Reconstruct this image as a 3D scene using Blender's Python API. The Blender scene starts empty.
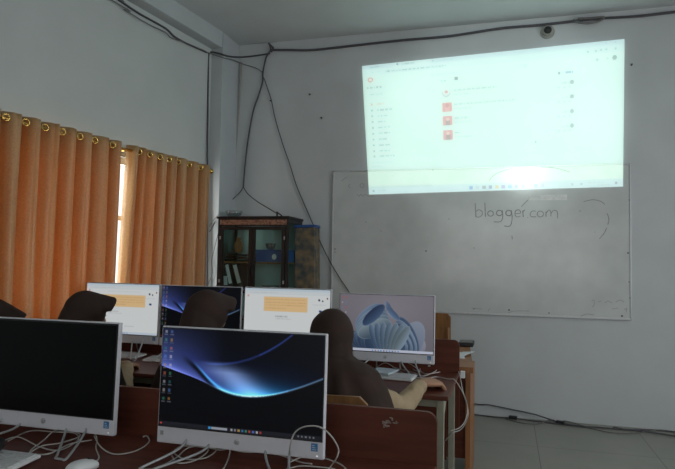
import bpy, bmesh, math, random
import numpy as np
from mathutils import Vector, Matrix, noise
from math import sin, cos, pi, radians

random.seed(4)
SC = bpy.context.scene
COL = SC.collection
V = Vector

# ------------------------------------------------------------------ camera
F = 600.0
cx, cy = 337.5, 234.5
H = 1.30
a = np.array([1770 + 337.5, 6.5, -F]); a = a / np.linalg.norm(a)
b = np.array([170.5, 33.5, F]); b = b - a * (b @ a); b = b / np.linalg.norm(b)
c_ = np.cross(a, b)
if c_[1] > 0: c_ = -c_
R = np.array([a, b, c_])
def ray(x, y): return R @ np.array([x - cx, y - cy, F])
def PY(x, y, Y):
    r = ray(x, y); t = Y / r[1]; return V((r[0] * t, Y, H + r[2] * t))
def PX(x, y, X):
    r = ray(x, y); t = X / r[0]; return V((X, r[1] * t, H + r[2] * t))
def PZ(x, y, z):
    r = ray(x, y); t = (z - H) / r[2]; return V((r[0] * t, r[1] * t, z))
cam = bpy.data.objects.new('camera', bpy.data.cameras.new('camera'))
COL.objects.link(cam)
rx, up, bk = R @ np.array([1, 0, 0]), R @ np.array([0, -1, 0]), R @ np.array([0, 0, -1])
cam.matrix_world = Matrix(((rx[0], up[0], bk[0], 0), (rx[1], up[1], bk[1], 0), (rx[2], up[2], bk[2], H), (0, 0, 0, 1)))
cam.data.sensor_width = 36; cam.data.lens = 36 * F / 675; cam.data.clip_start = 0.02
SC.camera = cam

D = 5.53            # front wall
CEIL = 3.53
# left wall: skewed a few degrees
W0 = V((-2.78, 5.15, 0)); WD = V((-0.124, -0.9923, 0)).normalized(); WN = V((0.9923, -0.124, 0)).normalized()
def WL(s, off, z): return W0 + WD * s + WN * off + V((0, 0, z))
def PW(x, y, off=0.0):
    r = V(ray(x, y)); o = V((0, 0, H)); p0 = W0 + WN * off
    t = (p0 - o).dot(WN) / r.dot(WN); return o + r * t

# ------------------------------------------------------------------ materials
def srgb(r, g, b):
    f = lambda c: (c / 255 / 12.92) if c / 255 <= .04045 else ((c / 255 + .055) / 1.055) ** 2.4
    return (f(r), f(g), f(b), 1)
def mat(name, col, rough=.6, metal=0, noise_amt=0, scale=20, bump=0, spec=.5, col2=None, stretch=None, coat=0):
    m = bpy.data.materials.new(name); m.use_nodes = True
    nt = m.node_tree; N = nt.nodes; L = nt.links
    p = N['Principled BSDF']
    p.inputs['Base Color'].default_value = col; p.inputs['Roughness'].default_value = rough
    p.inputs['Metallic'].default_value = metal; p.inputs['Specular IOR Level'].default_value = spec
    p.inputs['Coat Weight'].default_value = coat
    if noise_amt or bump or col2:
        tc = N.new('ShaderNodeTexCoord'); mp = N.new('ShaderNodeMapping')
        if stretch: mp.inputs['Scale'].default_value = stretch
        L.new(tc.outputs['Object'], mp.inputs['Vector'])
        nz = N.new('ShaderNodeTexNoise'); nz.inputs['Scale'].default_value = scale; nz.inputs['Detail'].default_value = 6
        L.new(mp.outputs['Vector'], nz.inputs['Vector'])
        c2 = col2 or tuple([x * (1 - noise_amt) for x in col[:3]] + [1])
        mx = N.new('ShaderNodeMix'); mx.data_type = 'RGBA'
        mx.inputs[6].default_value = col; mx.inputs[7].default_value = c2
        cr = N.new('ShaderNodeMapRange'); cr.inputs[1].default_value = .35; cr.inputs[2].default_value = .65
        L.new(nz.outputs['Fac'], cr.inputs[0]); L.new(cr.outputs[0], mx.inputs[0])
        L.new(mx.outputs[2], p.inputs['Base Color'])
        if bump:
            bp = N.new('ShaderNodeBump'); bp.inputs['Strength'].default_value = bump; bp.inputs['Distance'].default_value = .01
            L.new(nz.outputs['Fac'], bp.inputs['Height']); L.new(bp.outputs['Normal'], p.inputs['Normal'])
    return m
M = {}
M['wall'] = mat('wall_paint', (.575, .61, .625, 1), .75, noise_amt=.07, scale=2.2, bump=.03)
M['wall_left'] = mat('left_wall_paint', (.58, .62, .62, 1), .75, noise_amt=.06, scale=2, bump=.03)
M['ceiling'] = mat('ceiling_paint', (.60, .64, .65, 1), .85, noise_amt=.08, scale=1.4)
M['board'] = mat('whiteboard_enamel', (.625, .66, .655, 1), .16, noise_amt=.07, scale=6, col2=(.575, .61, .605, 1), spec=.5)
M['alu'] = mat('brushed_aluminium', (.62, .64, .66, 1), .4, metal=.6, noise_amt=.1, scale=60)
M['plastic'] = mat('silver_white_plastic', (.70, .71, .77, 1), .4, noise_amt=.03, scale=30)
M['whiteplastic'] = mat('white_plastic', (.75, .77, .78, 1), .45, noise_amt=.05, scale=30)
M['keys'] = mat('white_keycaps', (.62, .64, .66, 1), .5, noise_amt=.05, scale=80)
M['wire'] = mat('grey_painted_wire', (.42, .44, .45, 1), .35, noise_amt=.05, metal=.3)
M['whitecable'] = mat('white_cable', (.50, .49, .47, 1), .5, noise_amt=.1, scale=40)
M['blackcable'] = mat('black_cable', (.085, .08, .095, 1), .55, noise_amt=.2, scale=40)
M['greycable'] = mat('grey_cable', (.20, .20, .20, 1), .6, noise_amt=.2, scale=40)
M['black'] = mat('black_plastic', (.018, .018, .02, 1), .45, noise_amt=.2, scale=40)
M['glassoff'] = mat('switched_off_screen', (.004, .004, .005, 1), .3, noise_amt=.1, scale=3, spec=.2)
M['redwood'] = mat('dark_red_veneer', (.125, .034, .02, 1), .5, spec=.22, noise_amt=.3, scale=3.0, stretch=(1.2, 12, 12), bump=.02)
M['desktop'] = mat('reddish_brown_desktop', (.15, .045, .03, 1), .45, spec=.25, noise_amt=.35, scale=3.0, stretch=(1.2, 12, 1))
M['orangewood'] = mat('orange_brown_wood', (.36, .15, .055, 1), .45, noise_amt=.3, scale=4, stretch=(8, 8, 1))
M['chairwood'] = mat('honey_brown_wood', (.33, .16, .06, 1), .4, noise_amt=.3, scale=5, stretch=(8, 8, 1))
M['steel'] = mat('beige_painted_steel', (.33, .33, .26, 1), .5, noise_amt=.1, scale=15)
M['darkwood'] = mat('almost_black_wood', (.022, .018, .018, 1), .4, noise_amt=.4, scale=6, stretch=(2, 2, 12))
M['inlay'] = mat('carved_reddish_inlay', (.50, .27, .18, 1), .5, col2=(.16, .08, .06, 1), scale=55, bump=.4)
M['cabinside'] = mat('pale_green_lining', (.46, .58, .58, 1), .6, noise_amt=.15, scale=4)
M['batik'] = mat('mottled_batik_cloth', (.26, .19, .11, 1), .9, col2=(.07, .085, .09, 1), scale=15, bump=.2)
M['blue'] = mat('blue_plastic', (.03, .10, .32, 1), .5, noise_amt=.15)
M['stickerblue'] = mat('blue_sticker', (.05, .22, .50, 1), .5, noise_amt=.1, scale=200)
M['paper'] = mat('white_paper', (.72, .75, .78, 1), .8, noise_amt=.05, scale=30)
M['paperblue'] = mat('pale_blue_booklet', (.55, .66, .72, 1), .7, noise_amt=.2, scale=30)
M['gold'] = mat('polished_brass', (.85, .55, .16, 1), .22, metal=1, noise_amt=.1, scale=20)
M['ink'] = mat('faded_marker_ink', (.34, .35, .36, 1), .8, noise_amt=.3, scale=60)
M['inkfaint'] = mat('half_wiped_ink', (.38, .40, .40, 1), .8, noise_amt=.2, scale=60)
M['palestrip'] = mat('pale_patch', (.76, .78, .77, 1), .35, noise_amt=.15, scale=30)
M['mark'] = mat('old_nail_hole', (.07, .06, .06, 1), .9, noise_amt=.2)
M['scrape'] = mat('peeled_sticker_residue', (.42, .36, .33, 1), .9, noise_amt=.4, scale=120)
M['skin'] = mat('skin', (.40, .215, .13, 1), .55, noise_amt=.1, scale=30)
M['hijab'] = mat('dark_brown_cloth', (.036, .017, .012, 1), .85, noise_amt=.25, scale=9, bump=.15)
M['uniform'] = mat('beige_uniform_cloth', (.42, .32, .20, 1), .85, noise_amt=.12, scale=14, bump=.25)
M['skirt'] = mat('brown_skirt_cloth', (.10, .06, .035, 1), .85, noise_amt=.2, scale=14, bump=.2)
M['shoe'] = mat('black_shoe', (.02, .02, .02, 1), .5, noise_amt=.2)
M['eye'] = mat('dark_eye', (.02, .015, .012, 1), .2, noise_amt=.1)
M['pipe'] = mat('tan_conduit', (.40, .40, .37, 1), .6, noise_amt=.15, scale=12)
M['file'] = mat('black_file_board', (.03, .03, .035, 1), .6, noise_amt=.2)
M['hallcol'] = mat('wall_trim_paint', (.52, .56, .58, 1), .7, noise_amt=.06, scale=3)
M['led'] = mat('power_light', (.9, .9, .9, 1), .4, noise_amt=.02)
M['led'].node_tree.nodes['Principled BSDF'].inputs['Emission Color'].default_value = (1, 1, 1, 1)
M['led'].node_tree.nodes['Principled BSDF'].inputs['Emission Strength'].default_value = .8

def glass_mat(name, tint, alpha):
    m = bpy.data.materials.new(name); m.use_nodes = True
    N = m.node_tree.nodes; L = m.node_tree.links; N.clear()
    o = N.new('ShaderNodeOutputMaterial'); t = N.new('ShaderNodeBsdfTransparent'); g = N.new('ShaderNodeBsdfGlossy'); mx = N.new('ShaderNodeMixShader')
    t.inputs[0].default_value = tint; g.inputs['Roughness'].default_value = .05; mx.inputs[0].default_value = alpha
    L.new(t.outputs[0], mx.inputs[1]); L.new(g.outputs[0], mx.inputs[2]); L.new(mx.outputs[0], o.inputs[0]); return m
M['glass'] = glass_mat('cabinet_glass', (.86, .96, .94, 1), .025)
M['clear'] = glass_mat('clear_glass', (.85, .88, .88, 1), .22)
M['window'] = glass_mat('window_glass', (.96, .98, .98, 1), .05)

def floor_mat():
    m = bpy.data.materials.new('grey_floor_tiles'); m.use_nodes = True
    N = m.node_tree.nodes; L = m.node_tree.links; p = N['Principled BSDF']
    tc = N.new('ShaderNodeTexCoord'); mp = N.new('ShaderNodeMapping'); mp.inputs['Location'].default_value = (-.21, .1, 0)
    br = N.new('ShaderNodeTexBrick'); br.offset = 0; br.inputs['Scale'].default_value = 1
    br.inputs['Brick Width'].default_value = .8; br.inputs['Row Height'].default_value = .8
    br.inputs['Mortar Size'].default_value = .004; br.inputs['Mortar Smooth'].default_value = .2
    br.inputs['Color1'].default_value = (.36, .355, .31, 1); br.inputs['Color2'].default_value = (.34, .34, .30, 1)
    br.inputs['Mortar'].default_value = (.17, .165, .15, 1)
    nz = N.new('ShaderNodeTexNoise'); nz.inputs['Scale'].default_value = 3; nz.inputs['Detail'].default_value = 5
    mx = N.new('ShaderNodeMix'); mx.data_type = 'RGBA'; mx.blend_type = 'MULTIPLY'; mx.inputs[0].default_value = .35
    L.new(tc.outputs['Object'], mp.inputs[0]); L.new(mp.outputs[0], br.inputs[0]); L.new(tc.outputs['Object'], nz.inputs['Vector'])
    L.new(br.outputs['Color'], mx.inputs[6]); L.new(nz.outputs['Fac'], mx.inputs[7]); L.new(mx.outputs[2], p.inputs['Base Color'])
    p.inputs['Roughness'].default_value = .32
    return m
M['floor'] = floor_mat()

def curtain_mat():
    m = bpy.data.materials.new('orange_gold_satin'); m.use_nodes = True
    N = m.node_tree.nodes; L = m.node_tree.links; p = N['Principled BSDF']; o = N['Material Output']
    tc = N.new('ShaderNodeTexCoord'); mp = N.new('ShaderNodeMapping'); mp.inputs['Scale'].default_value = (14, 14, .7)
    nz = N.new('ShaderNodeTexNoise'); nz.inputs['Scale'].default_value = 1.0; nz.inputs['Detail'].default_value = 4
    L.new(tc.outputs['Object'], mp.inputs[0]); L.new(mp.outputs[0], nz.inputs['Vector'])
    mx = N.new('ShaderNodeMix'); mx.data_type = 'RGBA'
    mx.inputs[6].default_value = (.52, .30, .11, 1); mx.inputs[7].default_value = (.58, .42, .21, 1)
    mr = N.new('ShaderNodeMapRange'); mr.inputs[1].default_value = .38; mr.inputs[2].default_value = .62
    L.new(nz.outputs['Fac'], mr.inputs[0]); L.new(mr.outputs[0], mx.inputs[0])
    # fine weave
    n2 = N.new('ShaderNodeTexNoise'); n2.inputs['Scale'].default_value = 90; n2.inputs['Detail'].default_value = 3
    L.new(tc.outputs['Object'], n2.inputs['Vector'])
    m2 = N.new('ShaderNodeMix'); m2.data_type = 'RGBA'; m2.blend_type = 'OVERLAY'; m2.inputs[0].default_value = .35
    L.new(mx.outputs[2], m2.inputs[6]); L.new(n2.outputs['Fac'], m2.inputs[7])
    L.new(m2.outputs[2], p.inputs['Base Color']); p.inputs['Roughness'].default_value = .36
    p.inputs['Sheen Weight'].default_value = .3
    tr = N.new('ShaderNodeBsdfTranslucent'); tr.inputs[0].default_value = (.66, .28, .07, 1)
    ms = N.new('ShaderNodeMixShader'); ms.inputs[0].default_value = .30
    L.new(p.outputs[0], ms.inputs[1]); L.new(tr.outputs[0], ms.inputs[2]); L.new(ms.outputs[0], o.inputs[0])
    return m
M['curtain'] = curtain_mat()

def screen_mat(name, strength, additive=False):
    m = bpy.data.materials.new(name); m.use_nodes = True
    N = m.node_tree.nodes; L = m.node_tree.links
    at = N.new('ShaderNodeAttribute'); at.attribute_name = 'pixels'
    if additive:
        N.clear(); at = N.new('ShaderNodeAttribute'); at.attribute_name = 'pixels'
        o = N.new('ShaderNodeOutputMaterial'); t = N.new('ShaderNodeBsdfTransparent'); e = N.new('ShaderNodeEmission'); ad = N.new('ShaderNodeAddShader')
        e.inputs[1].default_value = strength
        L.new(at.outputs['Color'], e.inputs[0]); L.new(t.outputs[0], ad.inputs[0]); L.new(e.outputs[0], ad.inputs[1]); L.new(ad.outputs[0], o.inputs[0])
    else:
        p = N['Principled BSDF']; p.inputs['Base Color'].default_value = (.004, .004, .005, 1); p.inputs['Roughness'].default_value = .3; p.inputs['Specular IOR Level'].default_value = .2
        p.inputs['Emission Strength'].default_value = strength; L.new(at.outputs['Color'], p.inputs['Emission Color'])
    return m
M['screen'] = screen_mat('lit_screen', .85)
M['screenwhite'] = screen_mat('lit_white_screen', .74)
M['projection'] = screen_mat('projection_emission', .62, True)  # own emission in place of the projector's light

# ------------------------------------------------------------------ mesh helpers
def empty(name, loc=(0, 0, 0), rz=0):
    o = bpy.data.objects.new(name, None); COL.objects.link(o); o.location = loc; o.rotation_euler = (0, 0, rz); o.empty_display_size = .1
    return o
def tag(o, label, cat, group=None, kind=None):
    if label: o['label'] = label
    if cat: o['category'] = cat
    if group: o['group'] = group
    if kind: o['kind'] = kind
    return o
def obj(name, bm, m, parent=None, smooth=False, label=None):
    """link a bmesh (world or parent-local coordinates) as one object"""
    me = bpy.data.meshes.new(name)
    if isinstance(bm, bmesh.types.BMesh):
        bmesh.ops.recalc_face_normals(bm, faces=bm.faces); bm.to_mesh(me); bm.free()
    else: me = bm
    me.materials.clear(); me.materials.append(m)
    if smooth: me.polygons.foreach_set('use_smooth', [True] * len(me.polygons))
    o = bpy.data.objects.new(name, me); COL.objects.link(o)
    if parent: o.parent = parent
    if label: o['label'] = label
    return o
def box(bm, x0, x1, y0, y1, z0, z1, bev=0, rot=None, origin=None):
    vs = [bm.verts.new((x, y, z)) for x in (x0, x1) for y in (y0, y1) for z in (z0, z1)]
    fs = [bm.faces.new([vs[i] for i in q]) for q in ((0, 1, 3, 2), (4, 6, 7, 5), (0, 4, 5, 1), (2, 3, 7, 6), (0, 2, 6, 4), (1, 5, 7, 3))]
    if bev:
        es = list({e for f in fs for e in f.edges})
        r = bmesh.ops.bevel(bm, geom=es, offset=bev, segments=2, affect='EDGES', profile=.5)
        vs = list({v for f in r['faces'] for v in f.verts} | {v for v in vs if v.is_valid})
    if rot is not None:
        o = V(origin or (0, 0, 0))
        for v in vs:
            if v.is_valid: v.co = rot @ (v.co - o) + o
    return vs
def B(): return bmesh.new()
def boxb(*a, **k):
    bm = B(); box(bm, *a, **k); return bm
def loft(bm, rings, cap=True):
    """rings: list of lists of points"""
    vr = [[bm.verts.new(p) for p in r] for r in rings]
    n = len(vr[0])
    for A, C in zip(vr, vr[1:]):
        for i in range(n): bm.faces.new((A[i], A[(i + 1) % n], C[(i + 1) % n], C[i]))
    if cap:
        bm.faces.new(vr[0][::-1]); bm.faces.new(vr[-1])
def ell(c, rx, ry, n=24, ux=V((1, 0, 0)), uy=V((0, 1, 0))):
    c = V(c); return [c + ux * (rx * cos(2 * pi * i / n)) + uy * (ry * sin(2 * pi * i / n)) for i in range(n)]
def frame(d):
    d = d.normalized(); h = V((0, 0, 1)) if abs(d.z) < .9 else V((0, 1, 0))
    u = d.cross(h).normalized(); return u, d.cross(u).normalized()
def capsule(bm, p, r, q, s, n=14, k=4):
    p, q = V(p), V(q); d = (q - p)
    if d.length < 1e-6: d = V((0, 0, 1e-4))
    dn = d.normalized(); u, w = frame(dn); rings = []
    for i in range(k + 1):
        a = -pi / 2 + (pi / 2) * (i + .15) / (k + .15); rings.append(ell(p + dn * r * sin(a), r * cos(a), r * cos(a), n, u, w))
    for i in range(k + 1):
        a = (pi / 2) * i / (k + .15); rings.append(ell(q + dn * s * sin(a), s * cos(a), s * cos(a), n, u, w))
    loft(bm, rings)
def ellipsoid(bm, c, rx, ry, rz, rot=None, n=24, k=16):
    c = V(c); rings = []
    for i in range(k + 1):
        a = -pi / 2 + pi * (i + .2) / (k + .4)
        ring = ell((0, 0, rz * sin(a)), rx * cos(a), ry * cos(a), n)
        rings.append([c + (rot @ p if rot else p) for p in ring])
    loft(bm, rings)
def catmull(pts, per=8):
    pts = [V(p) for p in pts]
    if len(pts) < 3: return pts
    P = [pts[0] * 2 - pts[1]] + pts + [pts[-1] * 2 - pts[-2]]; out = []
    for i in range(1, len(P) - 2):
        for k in range(per):
            t = k / per; a, b, c, d = P[i - 1], P[i], P[i + 1], P[i + 2]
            out.append(.5 * ((2 * b) + (c - a) * t + (2 * a - 5 * b + 4 * c - d) * t * t + (3 * b - a - 3 * c + d) * t ** 3))
    out.append(P[-2]); return out
def tube(bm, pts, r, n=8, smooth=True, per=8, flat=None):
    pts = catmull(pts, per) if smooth else [V(p) for p in pts]
    rings = []; pu = None
    for i, p in enumerate(pts):
        d = (pts[min(i + 1, len(pts) - 1)] - pts[max(i - 1, 0)])
        if d.length < 1e-7: d = V((0, 0, 1))
        d.normalize()
        if pu is None: u, w = frame(d)
        else:
            u = (pu - d * pu.dot(d))
            u = u.normalized() if u.length > 1e-5 else frame(d)[0]
            w = d.cross(u).normalized()
        pu = u
        ring = ell(p, r, r, n, u, w)
        if flat: ring = [V((q.x, p.y + (q.y - p.y) * flat, q.z)) for q in ring]
        rings.append(ring)
    loft(bm, rings)
def cable(name, pts, r, m, label, group=None, cat='cable', per=8):
    bm = B(); tube(bm, pts, r, 8, per=per); o = obj(name, bm, M[m], smooth=True); return tag(o, label, cat, group)
def evalmesh(bm, voxel, smooth=4, disp=None):
    me = bpy.data.meshes.new('tmp'); bmesh.ops.recalc_face_normals(bm, faces=bm.faces); bm.to_mesh(me); bm.free()
    o = bpy.data.objects.new('tmp', me); COL.objects.link(o)
    r = o.modifiers.new('r', 'REMESH'); r.mode = 'VOXEL'; r.voxel_size = voxel
    if smooth:
        s = o.modifiers.new('s', 'SMOOTH'); s.factor = .5; s.iterations = smooth
    dg = bpy.context.evaluated_depsgraph_get(); dg.update()
    out = bpy.data.meshes.new_from_object(o.evaluated_get(dg))
    bpy.data.objects.remove(o); bpy.data.meshes.remove(me)
    if disp:
        for v in out.vertices: v.co = disp(v.co.copy(), v.normal)
    return out
def copy_tree(o, parent=None):
    c = o.copy(); COL.objects.link(c)
    if parent: c.parent = parent
    for ch in list(o.children): copy_tree(ch, c)
    return c

# ------------------------------------------------------------------ the room
def struct(name, bm, m):
    o = obj(name, bm, m); o['kind'] = 'structure'; return o
XR, YB = 3.4, -2.4
bm = B(); box(bm, -3.9, XR + .15, YB - .15, D + .15, -.1, 0); struct('floor', bm, M['floor'])
bm = B(); box(bm, -3.9, XR + .15, YB - .15, D + .15, CEIL, CEIL + .1); struct('ceiling', bm, M['ceiling'])
bm = B(); box(bm, -3.6, XR + .15, D, D + .15, 0, CEIL); struct('wall_front', bm, M['wall'])
# left wall with a window opening (skewed prism pieces)
def wl_box(bm, s0, s1, o0, o1, z0, z1):
    vs = [bm.verts.new(WL(s, o, z)) for s in (s0, s1) for o in (o0, o1) for z in (z0, z1)]
    for q in ((0, 1, 3, 2), (4, 6, 7, 5), (0, 4, 5, 1), (2, 3, 7, 6), (0, 2, 6, 4), (1, 5, 7, 3)): bm.faces.new([vs[i] for i in q])
WS0, WS1, WZ0, WZ1 = .10, 2.75, .80, 2.12
bm = B()
wl_box(bm, -.55, WS0, -.15, 0, 0, CEIL); wl_box(bm, WS1, 7.8, -.15, 0, 0, CEIL)
wl_box(bm, WS0, WS1, -.15, 0, 0, WZ0); wl_box(bm, WS0, WS1, -.15, 0, WZ1, CEIL)
struct('wall_left', bm, M['wall_left'])
# window frame and panes
win = empty('window_1', WL((WS0 + WS1) / 2, -.07, WZ0)); win['kind'] = 'structure'
def local(o, bm):
    mw = Matrix.Translation(V(o.location)) @ Matrix.Rotation(o.rotation_euler.z, 4, 'Z')
    bmesh.ops.transform(bm, matrix=mw.inverted(), verts=bm.verts); return bm
bm = B(); n = 4; w = (WS1 - WS0) / n
for i in range(n + 1):
    s = WS0 + i * w; wl_box(bm, max(WS0, s - .025), min(WS1, s + .025), -.10, -.05, WZ0, WZ1)
for z in (WZ0, WZ1 - .05): wl_box(bm, WS0, WS1, -.10, -.05, z, z + .05)
wl_box(bm, WS0, WS1, -.10, -.05, 1.62, 1.66)
obj('window_frame', local(win, bm), M['whiteplastic'], win)
for i in range(n):
    bm = B(); wl_box(bm, WS0 + i * w + .025, WS0 + (i + 1) * w - .025, -.078, -.072, WZ0 + .05, WZ1 - .05)
    obj('pane', local(win, bm), M['window'], win)
# right and back walls with openings
bm = B()
box(bm, XR, XR + .15, YB, .4, 0, CEIL); box(bm, XR, XR + .15, 4.2, D, 0, CEIL)
box(bm, XR, XR + .15, .4, 4.2, 0, 1.0); box(bm, XR, XR + .15, .4, 4.2, 2.4, CEIL)
struct('wall_right', bm, M['wall'])
bm = B()
box(bm, -3.9, -1.6, YB - .15, YB, 0, CEIL); box(bm, 1.8, XR + .15, YB - .15, YB, 0, CEIL)
box(bm, -1.6, 1.8, YB - .15, YB, 0, 1.0); box(bm, -1.6, 1.8, YB - .15, YB, 2.4, CEIL)
struct('wall_back', bm, M['wall'])
# column in the corner
bm = B(); box(bm, -3.0, -2.655, 5.17, D, 0, CEIL, bev=.004); struct('trim_1', bm, M['hallcol'])

BEAM = 3.372
bm = B(); wl_box(bm, -.02, 7.8, 0, .122, BEAM, CEIL); struct('trim_2', bm, M['hallcol'])
# ------------------------------------------------------------------ curtains
ROD = 2.157; ROFF = .105
def s_of(x, y=150):  # pixel column at rod height -> distance along wall
    p = PW(x, y, ROFF); return (V((p.x, p.y, 0)) - W0).dot(WD)
rod = empty('curtain_rod', WL(0, ROFF, ROD)); tag(rod, 'thin brass curtain rod with a ball end near the corner column', 'curtain rod')
bm = B(); tube(bm, [WL(s_of(211, 171.5), ROFF, ROD), WL(3.4, ROFF, ROD)], .011, 10, smooth=False); obj('pole', local(rod, bm), M['gold'], rod, True)
bm = B(); sf = s_of(210.8, 171.5); ellipsoid(bm, WL(sf, ROFF, ROD), .026, .026, .026); tube(bm, [WL(sf + .05, ROFF, ROD), WL(sf, ROFF, ROD)], .014, 10, smooth=False)
obj('finial', local(rod, bm), M['gold'], rod, True)
for s in (.16, 1.18, 2.3):
    bm = B(); tube(bm, [WL(s, 0, ROD), WL(s, ROFF, ROD)], .008, 8, smooth=False); obj('bracket', local(rod, bm), M['gold'], rod, True)
def curtain(name_label, px_rings, s_edge_top, s_edge_bot, far_s, seed, slant_side):
    """px_rings: ring positions (s) sorted"""
    rs = sorted(px_rings)
    c = empty('curtain', WL((s_edge_top + far_s) / 2, ROFF, .1)); tag(c, name_label, 'curtain', 'orange eyelet curtains on the left wall')
    rnd = random.Random(seed)
    lo, hi = min(s_edge_top, far_s), max(s_edge_top, far_s)
    # phase: one fold per ring
    nS = int((hi - lo) / .006); nZ = 46
    def phase(s):
        for i in range(len(rs) - 1):
            if s < rs[i + 1] or i == len(rs) - 2:
                return i + (s - rs[i]) / (rs[i + 1] - rs[i])
    bm = B(); grid = []
    for j in range(nZ + 1):
        v = j / nZ
        row = []
        for i in range(nS + 1):
            u = i / nS; s = lo + (hi - lo) * u; ph = phase(s)
            base = cos(2 * pi * ph + .35 * sin(2 * pi * ph))
            drop = 1 - v
            amp = .064 * (1 - .30 * drop) * (.85 + .5 * noise.noise(V((round(ph) * 3.1, seed, drop * .8))))
            off = ROFF - amp * base
            off += .012 * drop * sin(2 * pi * ph * .5 + seed + 2 * v) + .010 * drop * noise.noise(V((s * 7, v * 2, seed)))
            off -= .008 * cos(4 * pi * ph)
            ss = s
            if slant_side == 'near' : ss += (s_edge_bot - s_edge_top) * drop * (s - lo) / (hi - lo)
            ss += .012 * drop * noise.noise(V((s * 9, v * 1.5, seed + 9)))
            top = ROD + .045 + .006 * base * (1 if v > .9 else 0)
            z = .12 + (top - .12) * v
            off = max(off, .012)
            row.append(bm.verts.new(WL(ss, off, z)))
        grid.append(row)
    for j in range(nZ):
        for i in range(nS): bm.faces.new((grid[j][i], grid[j][i + 1], grid[j + 1][i + 1], grid[j + 1][i]))
    o = obj('fabric', local(c, bm), M['curtain'], c, True)
    sm = o.modifiers.new('thick', 'SOLIDIFY'); sm.thickness = .002
    for s in rs[:len(rs)]:
        if s < lo or s > hi: continue
        bm = B(); ctr = WL(s + .006, ROFF + .030, ROD)
        t = (WD * .35 + WN * .94).normalized(); u, w = frame(t)
        vr = [[bm.verts.new(ctr + (u * cos(2 * pi * k / 18) + w * sin(2 * pi * k / 18)) * (.021 + .0055 * cos(2 * pi * j / 6)) + t * .0055 * sin(2 * pi * j / 6)) for j in range(6)] for k in range(18)]
        for k in range(18):
            for j in range(6): bm.faces.new((vr[k][j], vr[k][(j + 1) % 6], vr[(k + 1) % 18][(j + 1) % 6], vr[(k + 1) % 18][j]))
        obj('ring', local(c, bm), M['gold'], c, True)
    return c
r1 = [s_of(x) for x in (1.7, 22, 41.6, 59, 76.7, 92, 110)]
sp = .15; mx_ = max(r1); r1 += [mx_ + sp * k for k in range(1, 5)]
r2 = [s_of(x) for x in (137, 147.7, 158, 167, 176, 187.6, 199)]
e1 = s_of(117.2); e2 = s_of(131)
curtain('wide orange gold eyelet curtain at the left edge, left of the bright gap', [e1 - .03] + r1, e1, e1, max(r1) + .05, 3, 'none')
curtain('narrower orange gold eyelet curtain between the bright gap and the column', r2 + [s_of(130.5)], e2, e2 + (s_of(121.5, 283) - s_of(131, 150)) * 2.05 / (2.2 - PW(121.5, 283, ROFF).z), s_of(208.5), 7, 'near')

# ------------------------------------------------------------------ whiteboard
BY = D - .022
TLb, BRb = PY(333, 171, D - .02), PY(631, 320.8, D - .02)
x0, x1, z0, z1 = -1.625, .99, .882, 2.203
wb = empty('whiteboard', ((x0 + x1) / 2, D, z0)); tag(wb, 'large worn whiteboard with blogger.com written on it on the front wall', 'whiteboard')
def wlocal(o, bm): return local(o, bm)
obj('board_surface', wlocal(wb, boxb(x0 + .008, x1 - .008, BY, D - .002, z0 + .008, z1 - .008)), M['board'], wb)
bm = B()
for q in ((x0, x1, z0, z0 + .016), (x0, x1, z1 - .012, z1), (x0, x0 + .010, z0, z1), (x1 - .010, x1, z0, z1)):
    box(bm, q[0], q[1], BY - .006, D - .001, q[2], q[3], bev=.002)
obj('board_frame', wlocal(wb, bm), M['alu'], wb)
def stroke(pts, px=True, r=.0032, yy=BY - .0012, sm=True):
    return [PY(x, y, yy) for x, y in pts]
def zp(p): return [(465 + x / 4.22, 195 + y / 4.22) for x, y in p]
def circ(x, y, r, k=12, a0=0): return [(x + r * cos(a0 + 2 * pi * i / k), y + r * .95 * sin(a0 + 2 * pi * i / k)) for i in range(k + 1)]
letters = [[(43, 35), (45, 65), (46, 94)], [(46, 70), (58, 62), (72, 70), (72, 84), (60, 93), (46, 92)], [(84, 32), (85, 62), (86, 93)], circ(108, 78, 12),
           circ(145, 76, 12), [(157, 64), (159, 92), (150, 112), (122, 113)], circ(184, 76, 12), [(196, 64), (199, 100), (190, 130), (165, 131)],
           [(211, 79), (234, 76), (229, 63), (215, 66), (211, 80), (218, 92), (234, 90)], [(243, 66), (245, 80), (246, 93)], [(244, 74), (248, 66), (254, 63)],
           [(263, 94), (264, 95), (265, 96)], [(299, 68), (284, 68), (275, 80), (280, 91), (300, 92)], circ(318, 80, 13),
           [(341, 70), (342, 80), (342, 92)], [(342, 78), (352, 64), (361, 68), (363, 90)], [(363, 78), (374, 65), (389, 70), (391, 98)]]
bm = B()
for s in letters: tube(bm, stroke(zp(s)), .0036, 6, flat=.2, per=5)
obj('handwriting', wlocal(wb, bm), M['ink'], wb, label='handwritten word blogger.com in grey marker')
for s in ([(500, 28), (540, 20), (575, 28), (590, 40)], [(600, 78), (607, 100), (603, 125)], [(598, 138), (588, 160), (567, 185)], [(238, 50), (250, 36), (265, 22)], [(198, 172), (200, 187)]):
    bm = B(); tube(bm, stroke(zp(s)), .0032, 6, flat=.2, per=6); obj('stray_arc', wlocal(wb, bm), M['ink'], wb)
for s in ([(489, 181), (493, 176), (500, 172), (512, 168.5)], [(540, 167), (555, 168), (570, 172)]):
    bm = B(); tube(bm, stroke(s), .003, 6, flat=.2); obj('stray_arc', wlocal(wb, bm), M['ink'], wb)
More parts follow.
